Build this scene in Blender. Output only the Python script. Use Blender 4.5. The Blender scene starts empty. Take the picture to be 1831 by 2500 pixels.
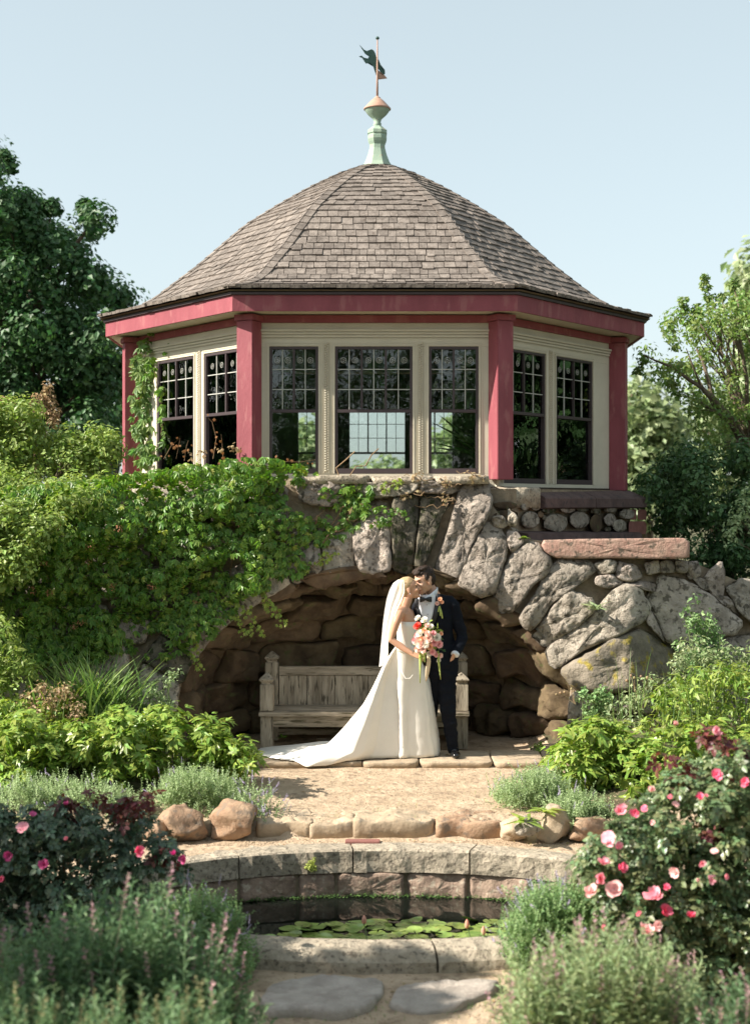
import bpy, bmesh, math, random
import numpy as np
from mathutils import Vector, Matrix, noise

# ---------------- camera, world, sun, exposure ----------------
F = 3500.0; CX = 915.5; HY = 1228.0; CAMH = 2.45
scene = bpy.context.scene
cam_d = bpy.data.cameras.new('camera'); cam = bpy.data.objects.new('camera', cam_d)
scene.collection.objects.link(cam); scene.camera = cam
cam.location = (0, 0, CAMH); cam.rotation_euler = (math.radians(90), 0, 0)
cam_d.sensor_fit = 'HORIZONTAL'; cam_d.sensor_width = 36.0; cam_d.lens = F/1831*36
cam_d.shift_y = -(1250-HY)/1831; cam_d.clip_start = .1; cam_d.clip_end = 3000
cam_d.dof.use_dof = True; cam_d.dof.focus_distance = 13.9; cam_d.dof.aperture_fstop = 2.6
SUN = Vector((-.955, -.235, .74)).normalized()
world = bpy.data.worlds.new('World'); scene.world = world; world.use_nodes = True
wn = world.node_tree.nodes; wl = world.node_tree.links
for n in list(wn): wn.remove(n)
sky = wn.new('ShaderNodeTexSky'); sky.sky_type = 'NISHITA'; sky.sun_disc = False
sky.sun_elevation = math.asin(SUN.z); sky.sun_rotation = math.atan2(SUN.x, SUN.y)
sky.altitude = 0; sky.air_density = 1.0; sky.dust_density = 1.3; sky.ozone_density = 1.2
bg = wn.new('ShaderNodeBackground'); bg.inputs['Strength'].default_value = .110
wo = wn.new('ShaderNodeOutputWorld')
hsv = wn.new('ShaderNodeHueSaturation'); hsv.inputs['Saturation'].default_value = .56; hsv.inputs['Hue'].default_value = .470
wl.new(sky.outputs[0], hsv.inputs['Color']); hz = wn.new('ShaderNodeMix'); hz.data_type = 'RGBA'; hz.inputs['Factor'].default_value = .55; hz.inputs['B'].default_value = (2.50, 2.86, 2.98, 1)   # even milky haze over the whole sky
wl.new(hsv.outputs[0], hz.inputs['A']); wl.new(hz.outputs['Result'], bg.inputs[0]); wl.new(bg.outputs[0], wo.inputs[0])
sun_d = bpy.data.lights.new('sun', 'SUN'); sun_d.energy = 5.0; sun_d.angle = math.radians(.6); sun_d.color = (1, .93, .82)
sun_o = bpy.data.objects.new('sun', sun_d); scene.collection.objects.link(sun_o)
sun_o.rotation_euler = (-SUN).to_track_quat('-Z', 'Y').to_euler(); sun_o.location = (-10, -5, 12)
scene.view_settings.view_transform = 'Standard'; scene.view_settings.look = 'None'
scene.view_settings.gamma = 1; scene.view_settings.exposure = 1.18
scene.cycles.max_bounces = 8; scene.cycles.transparent_max_bounces = 16
scene.cycles.use_denoising = True

COL = scene.collection
R = random.Random(7)
def P(px, py, Y): return Vector(((px-CX)*Y/F, Y, CAMH-(py-HY)*Y/F))
def nz(v): return noise.noise(v)

# ---------------- object helpers ----------------
ORG = {}
def tag(o, label=None, cat=None, group=None, kind=None):
    if label: o['label'] = label
    if cat: o['category'] = cat
    if group: o['group'] = group
    if kind: o['kind'] = kind
    return o
def link(o, parent, origin):
    COL.objects.link(o); ORG[o.name] = Vector(origin)
    if parent:
        o.parent = parent; o.location = Vector(origin)-ORG[parent.name]
    else: o.location = origin
    return o
def thing(name, loc, label, cat, group=None):
    o = bpy.data.objects.new(name, None); o.empty_display_size = .1
    return tag(link(o, None, loc), label, cat, group)
def mesh_np(V, Fc, name='m'):
    V = np.asarray(V, dtype=np.float32); me = bpy.data.meshes.new(name)
    Fc = np.asarray(Fc, dtype=np.int32); k = Fc.shape[1]; n = len(Fc)
    me.vertices.add(len(V)); me.vertices.foreach_set('co', V.ravel())
    me.loops.add(n*k); me.loops.foreach_set('vertex_index', Fc.ravel())
    me.polygons.add(n); me.polygons.foreach_set('loop_start', np.arange(0, n*k, k, dtype=np.int32)); me.polygons.foreach_set('use_smooth', [False]*n)
    me.update(calc_edges=True); return me
def mk(name, verts, faces, mat, parent=None, smooth=False, origin=None, base=False):
    """one mesh object from world-space vertices"""
    arr = isinstance(verts, np.ndarray)
    V = np.array([tuple(v) for v in verts] if not arr else verts, dtype=np.float64)
    if origin is None:
        origin = V.mean(0)
        if parent is None or base: origin = np.array([V[:,0].mean(), V[:,1].mean(), V[:,2].min()])
    V = V-np.array(origin)
    if isinstance(faces, np.ndarray): me = mesh_np(V, faces, name)
    else:
        me = bpy.data.meshes.new(name); me.from_pydata(V.tolist(), [], [tuple(f) for f in faces]); me.update()
    if mat: me.materials.append(mat)
    if smooth: me.polygons.foreach_set('use_smooth', [True]*len(me.polygons))
    return link(bpy.data.objects.new(name, me), parent, origin)
def inst(name, me, M4, parent=None):
    """object sharing mesh me placed by world matrix M4"""
    o = bpy.data.objects.new(name, me); COL.objects.link(o)
    loc, rot, sc = M4.decompose()
    ORG[o.name] = loc
    if parent: o.parent = parent; loc = loc-ORG[parent.name]
    o.rotation_mode = 'QUATERNION'; o.location = loc; o.rotation_quaternion = rot; o.scale = sc
    return o
class MB:
    """collects shapes for one mesh"""
    def __init__(s): s.v = []; s.f = []
    def add(s, v, f):
        b = len(s.v); s.v += [Vector(p) for p in v]; s.f += [tuple(i+b for i in q) for q in f]; return s
    def hexa(s, c): # 8 corners: bottom 4 ccw, top 4 ccw
        return s.add(c, [(3,2,1,0),(4,5,6,7),(0,1,5,4),(1,2,6,5),(2,3,7,6),(3,0,4,7)])
    def box(s, x0, x1, y0, y1, z0, z1, m=None):
        c = [Vector(p) for p in ((x0,y0,z0),(x1,y0,z0),(x1,y1,z0),(x0,y1,z0),(x0,y0,z1),(x1,y0,z1),(x1,y1,z1),(x0,y1,z1))]
        if m: c = [m @ p for p in c]
        return s.hexa(c)
    def tube(s, pts, rad, n=8, cap=True, ax=None):
        v, f = loft(pts, rad, n, ax, cap); return s.add(v, f)
    def build(s, name, mat, parent=None, smooth=False, origin=None, base=False, bevel=0):
        o = mk(name, s.v, s.f, mat, parent, smooth, origin, base)
        if bevel:
            bm = bmesh.new(); bm.from_mesh(o.data)
            bmesh.ops.bevel(bm, geom=list(bm.edges), offset=bevel, segments=2, affect='EDGES', clamp_overlap=True)
            bm.to_mesh(o.data); bm.free()
        return o
def loft(pts, rad, n=8, ax=None, cap=True):
    """rings of n points round a path; rad is a number or (along ax, across)"""
    pts = [Vector(p) for p in pts]; V = []; Fc = []; m = len(pts); u = None
    for i, p in enumerate(pts):
        t = (pts[min(i+1, m-1)]-pts[max(i-1, 0)])
        t = t.normalized() if t.length > 1e-9 else Vector((0,0,1))
        if ax is not None: u = Vector(ax)
        elif u is None: u = Vector((1,0,0)) if abs(t.x) < .8 else Vector((0,1,0))
        u = (u-t*u.dot(t)); u = u.normalized() if u.length > 1e-6 else t.orthogonal().normalized()
        w = t.cross(u); r = rad[i] if isinstance(rad, (list, tuple)) else rad
        a, b = r if isinstance(r, (list, tuple)) else (r, r)
        for k in range(n):
            th = 2*math.pi*k/n; V.append(p+u*(a*math.cos(th))+w*(b*math.sin(th)))
    for i in range(m-1):
        for k in range(n):
            k2 = (k+1) % n; Fc.append((i*n+k, i*n+k2, (i+1)*n+k2, (i+1)*n+k))
    if cap:
        V.append(pts[0]); V.append(pts[-1]); c0 = len(V)-2
        for k in range(n):
            k2 = (k+1) % n; Fc.append((c0, k2, k)); Fc.append((c0+1, (m-1)*n+k, (m-1)*n+k2))
    return V, Fc
def lathe(prof, c, n=16, rot=0):
    """prof list (r, z); closed ends"""
    V = []; Fc = []
    for r, z in prof:
        for k in range(n):
            a = 2*math.pi*k/n+rot; V.append(Vector((c[0]+r*math.cos(a), c[1]+r*math.sin(a), z)))
    m = len(prof)
    for i in range(m-1):
        for k in range(n):
            k2 = (k+1) % n; Fc.append((i*n+k, i*n+k2, (i+1)*n+k2, (i+1)*n+k))
    Fc.append(tuple(range(n))[::-1]); Fc.append(tuple((m-1)*n+k for k in range(n)))
    return V, Fc

# ---------------- materials ----------------
def _n(nt, t, **kw):
    n = nt.nodes.new(t)
    for k, v in kw.items(): setattr(n, k, v)
    return n
MATS = {}
def mat(name, c1, c2=None, scale=6., c3=None, c3t=.62, rand=.15, rough=.8, bump=.3, bscale=40., bump2=0., stretch=None,
        transl=0., spec=.3, alpha=1., hue=0., coat=0., sheen=0., metal=0., bdist=1.):
    if name in MATS: return MATS[name]
    m = bpy.data.materials.new(name); m.use_nodes = True; nt = m.node_tree; L = nt.links
    for n in list(nt.nodes): nt.nodes.remove(n)
    out = _n(nt, 'ShaderNodeOutputMaterial'); bs = _n(nt, 'ShaderNodeBsdfPrincipled')
    geo = _n(nt, 'ShaderNodeNewGeometry'); oi = _n(nt, 'ShaderNodeObjectInfo')
    add = _n(nt, 'ShaderNodeMath', operation='ADD'); fr = _n(nt, 'ShaderNodeMath', operation='FRACT')
    L.new(geo.outputs['Random Per Island'], add.inputs[0]); L.new(oi.outputs['Random'], add.inputs[1]); L.new(add.outputs[0], fr.inputs[0])
    rnd = fr.outputs[0]
    vec = geo.outputs['Position']
    mp = _n(nt, 'ShaderNodeVectorMath', operation='MULTIPLY'); mp.inputs[1].default_value = stretch or (1, 1, 1); L.new(vec, mp.inputs[0])
    # offset the pattern from piece to piece
    of = _n(nt, 'ShaderNodeVectorMath', operation='SCALE'); of.inputs[0].default_value = (7.3, 3.1, 5.7); L.new(rnd, of.inputs['Scale'])
    av = _n(nt, 'ShaderNodeVectorMath', operation='ADD'); L.new(mp.outputs[0], av.inputs[0]); L.new(of.outputs[0], av.inputs[1]); v = av.outputs[0]
    col = None
    if c2 is not None:
        t1 = _n(nt, 'ShaderNodeTexNoise'); t1.inputs['Scale'].default_value = scale; t1.inputs['Detail'].default_value = 6; t1.inputs['Roughness'].default_value = .62
        L.new(v, t1.inputs['Vector'])
        rp = _n(nt, 'ShaderNodeValToRGB'); rp.color_ramp.elements[0].position = .36; rp.color_ramp.elements[1].position = .64
        rp.color_ramp.elements[0].color = (*c1, 1); rp.color_ramp.elements[1].color = (*c2, 1); L.new(t1.outputs['Fac'], rp.inputs[0]); col = rp.outputs[0]
        if c3 is not None:
            t2 = _n(nt, 'ShaderNodeTexNoise'); t2.inputs['Scale'].default_value = scale*2.3; t2.inputs['Detail'].default_value = 5
            o2 = _n(nt, 'ShaderNodeVectorMath', operation='ADD'); o2.inputs[1].default_value = (31, 17, 5); L.new(v, o2.inputs[0]); L.new(o2.outputs[0], t2.inputs['Vector'])
            r2 = _n(nt, 'ShaderNodeValToRGB'); r2.color_ramp.elements[0].position = c3t-.04; r2.color_ramp.elements[1].position = c3t+.06; L.new(t2.outputs['Fac'], r2.inputs[0])
            mx = _n(nt, 'ShaderNodeMix', data_type='RGBA'); mx.inputs['B'].default_value = (*c3, 1); L.new(r2.outputs[0], mx.inputs['Factor']); L.new(col, mx.inputs['A']); col = mx.outputs['Result']
    hs = _n(nt, 'ShaderNodeHueSaturation')
    if col: L.new(col, hs.inputs['Color'])
    else: hs.inputs['Color'].default_value = (*c1, 1)
    mr = _n(nt, 'ShaderNodeMapRange'); mr.inputs['To Min'].default_value = 1-rand; mr.inputs['To Max'].default_value = 1+rand; L.new(rnd, mr.inputs['Value']); L.new(mr.outputs[0], hs.inputs['Value'])
    if hue:
        m3 = _n(nt, 'ShaderNodeMath', operation='MULTIPLY'); m3.inputs[1].default_value = 7.13; f3 = _n(nt, 'ShaderNodeMath', operation='FRACT'); L.new(rnd, m3.inputs[0]); L.new(m3.outputs[0], f3.inputs[0])
        mh = _n(nt, 'ShaderNodeMapRange'); mh.inputs['To Min'].default_value = .5-hue; mh.inputs['To Max'].default_value = .5+hue; L.new(f3.outputs[0], mh.inputs['Value']); L.new(mh.outputs[0], hs.inputs['Hue'])
    col = hs.outputs[0]; L.new(col, bs.inputs['Base Color'])
    bs.inputs['Roughness'].default_value = rough; bs.inputs['Specular IOR Level'].default_value = spec; bs.inputs['Metallic'].default_value = metal
    if coat: bs.inputs['Coat Weight'].default_value = coat
    if sheen: bs.inputs['Sheen Weight'].default_value = sheen
    if bump:
        tb = _n(nt, 'ShaderNodeTexNoise'); tb.inputs['Scale'].default_value = bscale; tb.inputs['Detail'].default_value = 8; tb.inputs['Roughness'].default_value = .65; L.new(v, tb.inputs['Vector'])
        bp = _n(nt, 'ShaderNodeBump'); bp.inputs['Strength'].default_value = bump; bp.inputs['Distance'].default_value = .02*bdist; L.new(tb.outputs['Fac'], bp.inputs['Height'])
        if bump2:
            tv = _n(nt, 'ShaderNodeTexVoronoi'); tv.inputs['Scale'].default_value = bscale*.3; L.new(v, tv.inputs['Vector'])
            b2 = _n(nt, 'ShaderNodeBump'); b2.inputs['Strength'].default_value = bump2; b2.inputs['Distance'].default_value = .05*bdist; L.new(tv.outputs['Distance'], b2.inputs['Height']); L.new(b2.outputs[0], bp.inputs['Normal'])
        L.new(bp.outputs[0], bs.inputs['Normal'])
    sh = bs.outputs[0]
    if transl:
        tr = _n(nt, 'ShaderNodeBsdfTranslucent'); br = _n(nt, 'ShaderNodeHueSaturation'); br.inputs['Value'].default_value = 1.5; br.inputs['Saturation'].default_value = 1.15
        L.new(col, br.inputs['Color']); L.new(br.outputs[0], tr.inputs['Color'])
        ms = _n(nt, 'ShaderNodeMixShader'); ms.inputs[0].default_value = transl; L.new(sh, ms.inputs[1]); L.new(tr.outputs[0], ms.inputs[2]); sh = ms.outputs[0]
    if alpha < 1:
        tp = _n(nt, 'ShaderNodeBsdfTransparent'); ms = _n(nt, 'ShaderNodeMixShader'); ms.inputs[0].default_value = alpha
        L.new(tp.outputs[0], ms.inputs[1]); L.new(sh, ms.inputs[2]); sh = ms.outputs[0]
    L.new(sh, out.inputs[0]); MATS[name] = m; return m
def glass_mat():
    m = bpy.data.materials.new('window_glass'); m.use_nodes = True; nt = m.node_tree; L = nt.links
    for n in list(nt.nodes): nt.nodes.remove(n)
    out = _n(nt, 'ShaderNodeOutputMaterial'); g = _n(nt, 'ShaderNodeBsdfGlossy'); g.inputs['Roughness'].default_value = .01
    t = _n(nt, 'ShaderNodeBsdfTransparent'); t.inputs[0].default_value = (.93, .96, .95, 1)
    fr = _n(nt, 'ShaderNodeFresnel'); fr.inputs[0].default_value = 1.5
    mu = _n(nt, 'ShaderNodeMath', operation='MULTIPLY'); mu.inputs[1].default_value = 1.6; mu.use_clamp = True
    no = _n(nt, 'ShaderNodeTexNoise'); no.inputs['Scale'].default_value = 5; bp = _n(nt, 'ShaderNodeBump'); bp.inputs['Strength'].default_value = .12; bp.inputs['Distance'].default_value = .02
    ge = _n(nt, 'ShaderNodeNewGeometry'); L.new(ge.outputs['Position'], no.inputs['Vector']); L.new(no.outputs['Fac'], bp.inputs['Height']); L.new(bp.outputs[0], g.inputs['Normal'])
    mx = _n(nt, 'ShaderNodeMixShader'); L.new(fr.outputs[0], mu.inputs[0]); L.new(mu.outputs[0], mx.inputs[0]); L.new(t.outputs[0], mx.inputs[1]); L.new(g.outputs[0], mx.inputs[2]); L.new(mx.outputs[0], out.inputs[0])
    return m
GLASS = glass_mat()
M_red = mat('barn_red_paint', (.225,.056,.070), (.275,.072,.088), 4, c3=(.30,.105,.11), c3t=.60, rand=.06, rough=.6, bump=.25, bscale=30, stretch=(1,1,.35))
M_cream = mat('cream_paint', (.53,.485,.385), (.59,.54,.43), 4, rand=.02, rough=.6, bump=.06, bscale=50)
M_sash = mat('dark_sash_paint', (.060,.045,.048), rand=.05, rough=.45, bump=.05)
M_lead = mat('pale_glazing_lead', (.42,.42,.38), rand=.03, rough=.6, bump=0)
M_shingle = mat('weathered_cedar', (.120,.100,.086), (.225,.192,.166), 9, c3=(.10,.08,.065), c3t=.62, rand=.20, rough=.9, bump=.5, bscale=30, stretch=(1,1,.3))
M_roofboard = mat('old_roof_boards', (.16,.13,.10), rand=.1, rough=.9, bump=.2)  # plain brown boards under the shingles
M_copper_g = mat('green_copper', (.24,.33,.26), (.32,.40,.31), 7, c3=(.38,.27,.19), c3t=.66, rand=.03, rough=.7, bump=.1, bscale=25)
M_copper_b = mat('brown_copper', (.34,.20,.15), (.42,.27,.20), 9, rand=.03, rough=.6, bump=.1)
M_vane = mat('dark_verdigris', (.03,.075,.06), (.05,.10,.085), 9, rand=.03, rough=.6, bump=.1)
M_stone = mat('granite', (.31,.265,.22), (.52,.45,.375), 7, c3=(.15,.13,.105), c3t=.57, rand=.22, rough=.95, bump=1., bscale=30, bump2=.3, bdist=2.6, spec=.15, hue=.012)
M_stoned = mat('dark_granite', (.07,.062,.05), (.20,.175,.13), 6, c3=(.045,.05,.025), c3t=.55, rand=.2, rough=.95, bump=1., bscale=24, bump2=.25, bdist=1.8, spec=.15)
M_stonel = mat('lichen_granite', (.15,.13,.10), (.30,.255,.20), 4, c3=(.34,.27,.07), c3t=.60, rand=.12, rough=.95, bump=1., bscale=24, bump2=.25, bdist=1.8, spec=.15)
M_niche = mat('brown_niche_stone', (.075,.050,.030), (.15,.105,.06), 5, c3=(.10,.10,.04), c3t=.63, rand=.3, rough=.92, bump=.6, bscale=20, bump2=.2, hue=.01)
M_mortar = mat('mortar', (.20,.155,.105), (.31,.25,.175), 9, rand=.02, rough=.95, bump=.8, bscale=30)
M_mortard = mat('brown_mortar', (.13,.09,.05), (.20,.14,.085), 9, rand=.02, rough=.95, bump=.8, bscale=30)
M_pink = mat('pink_sandstone', (.38,.22,.175), (.44,.30,.235), 7, c3=(.17,.13,.10), c3t=.58, rand=.05, rough=.9, bump=.9, bscale=28)
M_brown = mat('brown_sandstone', (.085,.055,.052), (.13,.085,.078), 6, c3=(.06,.045,.045), rand=.08, rough=.8, bump=.4, bscale=22)
M_brick = mat('red_sandstone_block', (.20,.085,.07), (.27,.12,.10), 9, rand=.1, rough=.85, bump=.4)
M_coping = mat('tan_granite_coping', (.30,.255,.195), (.42,.36,.275), 16, c3=(.18,.15,.115), c3t=.58, rand=.07, rough=.95, bump=1., bscale=26, bump2=.55)
M_wallst = mat('brownstone_block', (.22,.155,.12), (.36,.265,.20), 9, c3=(.42,.35,.27), c3t=.60, rand=.12, rough=.92, bump=.9, bscale=22, bump2=.3)
M_flag = mat('grey_flagstone', (.29,.25,.215), (.42,.37,.32), 7, c3=(.42,.36,.31), c3t=.62, rand=.06, rough=.93, bump=.6, bscale=35)
M_slab = mat('terrace_slab', (.33,.255,.175), (.45,.35,.245), 6, c3=(.25,.21,.16), rand=.08, rough=.93, bump=.5, bscale=30)
M_redrock = mat('ochre_boulder', (.24,.145,.09), (.36,.25,.165), 6, c3=(.20,.15,.11), c3t=.58, rand=.12, rough=.9, bump=.8, bscale=20)
M_wood = mat('weathered_teak', (.20,.165,.12), (.40,.345,.265), 11, c3=(.08,.065,.045), c3t=.60, rand=.15, rough=.85, bump=.4, bscale=40, stretch=(1.6,1.6,.22))
M_woodh = mat('weathered_teak_lengthwise', (.22,.18,.13), (.40,.34,.26), 11, c3=(.10,.085,.05), c3t=.60, rand=.15, rough=.85, bump=.4, bscale=40, stretch=(.22,1.6,1.6))
# ================= SETTING: ground, water =================
ECX, ECY, EA, EB = .06, 9.80, 1.98, 1.04      # pond ellipse (inner face of the wall)
WATER = -.53
def sstep(a, b, x):
    t = min(max((x-a)/(b-a), 0), 1); return t*t*(3-2*t)
def ground_z(x, y):
    z = -.34+.16*sstep(8.6, 10.9, y)
    z += .125*sstep(11.20, 11.34, y)
    # side beds rise from the path and climb to the wall foot
    edge = 1.55+.1*math.sin(y*2)
    bed = sstep(edge, edge+.9, abs(x)) if y > 11.2 else sstep(2.35, 3.2, abs(x))
    side = bed*(.10+.25*sstep(11.3, 14.0, y)) if y > 11.2 else bed*.15
    z += side*(1.0 if x < 0 else 1.0)
    lim = 2.75
    hx = sstep(lim-.3, lim+.3, abs(x))
    lo = 15.2 if x > 0 else 14.5
    z += (1.65 if x < 0 else 1.65-.85*sstep(2.3, 3.2, x))*(hx*sstep(lo, lo+1.6, y)+(1-hx)*sstep(16.6, 17.4, y))
    if y > 26: z -= 6.5*sstep(26, 70, y)
    if abs(x) < 2.4 and 11.4 < y < 16.3: z = min(z, -.055+.02*sstep(13.4, 13.6, y)+side)
    z += .012*nz(Vector((x*1.7, y*1.7, 0)))+.004*nz(Vector((x*8, y*8, 3)))
    return z
def axis(fine0, fine1, step, far):
    a = list(np.arange(fine0, fine1+1e-6, step)); s = step; lo = a[0]; hi = a[-1]
    while hi < far: s *= 1.35; hi += s; a.append(hi)
    s = step
    while lo > -far: s *= 1.35; lo -= s; a.insert(0, lo)
    return a
xs = axis(-4.2, 4.2, .07, 900); ys = [y for y in axis(6.4, 17.5, .07, 900)]
gv = []; gi = {}
V = []
for j, y in enumerate(ys):
    for i, x in enumerate(xs): V.append((x, y, ground_z(x, y)))
nx = len(xs); Fc = []
for j in range(len(ys)-1):
    for i in range(nx-1):
        cx = (xs[i]+xs[i+1])/2; cy = (ys[j]+ys[j+1])/2
        if ((cx-ECX)/(EA+.10))**2+((cy-ECY)/(EB+.10))**2 < 1: continue
        Fc.append((j*nx+i, j*nx+i+1, (j+1)*nx+i+1, (j+1)*nx+i))
M_gravel = mat('gravel_path', (.37,.275,.185), (.50,.385,.27), 4.5, c3=(.28,.205,.14), c3t=.60, rand=.0, rough=.97, bump=.75, bscale=55, bump2=.25)
M_soil = mat('mulch_and_turf', (.085,.062,.040), (.065,.085,.030), 3, c3=(.14,.11,.07), c3t=.6, rand=0, rough=1., bump=1., bscale=30, bump2=.4)
gr_ = mk('ground', np.array(V), np.array(Fc), M_gravel, origin=(0,0,0), smooth=True); gr_.data.materials.append(M_soil)
_c = np.array(V)[np.array(Fc)].mean(1); _e = 1.78+.12*np.sin(_c[:,1]*2.1)+.06*np.sin(_c[:,1]*7)
_soil = ((np.abs(_c[:,0]) > _e) & (_c[:,1] > 11.32)) | (_c[:,1] > 16.2) | (np.abs(_c[:,0]) > 3.0)
gr_.data.polygons.foreach_set('material_index', _soil.astype(np.int32)); tag(gr_, kind='structure')
def water_mat():
    m = bpy.data.materials.new('pond_water'); m.use_nodes = True; nt = m.node_tree; b = nt.nodes['Principled BSDF']
    b.inputs['Base Color'].default_value = (.006,.008,.006,1); b.inputs['Roughness'].default_value = .02; b.inputs['IOR'].default_value = 1.33
    b.inputs['Specular IOR Level'].default_value = 1.0
    t = _n(nt, 'ShaderNodeTexNoise'); t.inputs['Scale'].default_value = 6; bp = _n(nt, 'ShaderNodeBump'); bp.inputs['Strength'].default_value = .06; bp.inputs['Distance'].default_value = .01
    g = _n(nt, 'ShaderNodeNewGeometry'); nt.links.new(g.outputs['Position'], t.inputs['Vector']); nt.links.new(t.outputs['Fac'], bp.inputs['Height']); nt.links.new(bp.outputs[0], b.inputs['Normal']); return m
wv = [(ECX, ECY, WATER)]; n = 72
for k in range(n):
    a = 2*math.pi*k/n; wv.append((ECX+(EA+.05)*math.cos(a), ECY+(EB+.05)*math.sin(a), WATER))
tag(mk('water', wv, [(0, 1+k, 1+(k+1) % n) for k in range(n)], water_mat()), kind='structure')

# ================= stone maker =================
def chaikin(p):
    q = []
    for i in range(len(p)):
        a = Vector(p[i]); b = Vector(p[(i+1) % len(p)]); q += [a*.88+b*.12, a*.12+b*.88]
    return q
def resample(p, n):
    seg = [(Vector(p[(i+1) % len(p)])-Vector(p[i])).length for i in range(len(p))]; tot = sum(seg); out = []
    i = 0; acc = 0
    for k in range(n):
        d = tot*k/n
        while acc+seg[i] < d: acc += seg[i]; i += 1
        t = (d-acc)/max(seg[i], 1e-9); out.append(Vector(p[i]).lerp(Vector(p[(i+1) % len(p)]), t))
    return out
def stone_geo(poly, mapf, depth, bulge, rough=.02, n=44, seed=0, gap=0., freq=4., ragged=.11, prof=None):
    """a rounded rough stone: poly in a flat chart, mapf(u, v, h) puts it in the world"""
    pts = resample(chaikin([Vector(q).to_2d() if len(q) > 2 else Vector(q) for q in poly]), n)
    c = sum(pts, Vector((0, 0)))/n; sz = sum((q-c).length for q in pts)/n; rr = random.Random(seed)
    s0 = 1-gap/sz; V = []; off = Vector((seed*1.37 % 50, seed*.71 % 50, 0))
    ph = rr.random()*6.3; tx, ty = rr.uniform(-.35, .35)*bulge, rr.uniform(-.35, .35)*bulge
    rag = [1+ragged*nz(Vector((math.cos(2*math.pi*k/n)*1.6, math.sin(2*math.pi*k/n)*1.6, seed*.37)))+ragged*.5*rr.uniform(-1,1)*.5 for k in range(n)]
    n_f = 3; facets = [(rr.random()*6.283, rr.uniform(.25, .8), rr.uniform(.6, 1.8)) for _ in range(n_f)] if prof is None else []
    prof = prof or [(1.0, None), (1.0, 0.), (.985, .50), (.95, .82), (.88, .95), (.76, .99), (.6, 1.), (.44, 1.0), (.28, 1.), (.13, 1.)]
    for s, h in prof:
        for k in range(n):
            q = c+(pts[k]-c)*(s*s0*rag[k]); d = (q-c)/sz
            hh = -depth if h is None else bulge*h+(tx*d.x+ty*d.y)*(max(h, 0)**.5)
            if h: hh -= bulge*min(1., sum(max(0, d.x*math.cos(fa_)+d.y*math.sin(fa_)-ft)*fs for fa_, ft, fs in facets))*.8
            w = mapf(q.x, q.y, hh)
            if h is not None:
                a = rough*(.35+.65*h); e = (nz(w*freq+off)*1.0+nz(w*freq*2.7+off)*.55+nz(w*freq*7+off)*.42+nz(w*freq*16+off)*.25)*a
                w = mapf(q.x, q.y, hh+e)
            V.append(w)
    m = len(prof); V.append(mapf(c.x, c.y, bulge+nz(mapf(c.x, c.y, 0)*freq+off)*rough*1.6)); V.append(mapf(c.x, c.y, -depth)); Fc = []
    for i in range(m-1):
        for k in range(n):
            k2 = (k+1) % n; Fc.append((i*n+k, i*n+k2, (i+1)*n+k2, (i+1)*n+k))
    for k in range(n): Fc.append(((m-1)*n+k, (m-1)*n+(k+1) % n, m*n)); Fc.append((k, m*n+1, (k+1) % n))
    return V, Fc
SEED = [100]
def stone(poly, mapf, mt, parent, name='stone', **kw):
    SEED[0] += 1
    V, Fc = stone_geo(poly, mapf, seed=SEED[0], **kw)
    o = mk(name, V, Fc, mt, parent, smooth=True)
    me = o.data; bm = bmesh.new(); bm.from_mesh(me); bmesh.ops.recalc_face_normals(bm, faces=bm.faces); bm.to_mesh(me); bm.free()
    return o
_ico = {}
def boulder_geo(c, r, seed, sub=4, rough=.22, flat=.0):
    if sub not in _ico:
        bm = bmesh.new(); bmesh.ops.create_icosphere(bm, subdivisions=sub, radius=1); _ico[sub] = ([v.co.copy() for v in bm.verts], [tuple(v.index for v in f.verts) for f in bm.faces]); bm.free()
    vs, fs = _ico[sub]; rr = random.Random(seed); off = Vector((seed*1.3, seed*.7, seed*.4)); V = []
    planes = [(Vector((rr.gauss(0,1), rr.gauss(0,1), rr.gauss(0,1))).normalized(), rr.uniform(.55, .85)) for _ in range(14)]
    for v in vs:
        p = v.copy()
        for nrm, d in planes:
            t = p.dot(nrm)
            if t > d: p -= nrm*(t-d)*.97
        p *= 1+rough*nz(p*1.3+off)+rough*.4*nz(p*4+off)
        if flat and p.z > flat: p.z = flat+(p.z-flat)*.25
        V.append(Vector((c[0]+p.x*r[0], c[1]+p.y*r[1], c[2]+p.z*r[2])))
    return V, fs
def boulder(px0, px1, py0, py1, Y, mt, label, dy=None, group='rocks edging the beds', name='boulder', cat='boulder', rough=.22):
    SEED[0] += 1
    a = P(px0, py1, Y); b = P(px1, py0, Y); w = (b.x-a.x)/2; h = (b.z-a.z)/2
    V, Fc = boulder_geo(((a.x+b.x)/2, Y+(dy or w), (a.z+b.z)/2-h*.1), (w*1.32, (dy or w)*1.1, h*1.35), SEED[0], rough=rough)
    return tag(mk(name, V, Fc, mt, smooth=True), label, cat, group)

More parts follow.
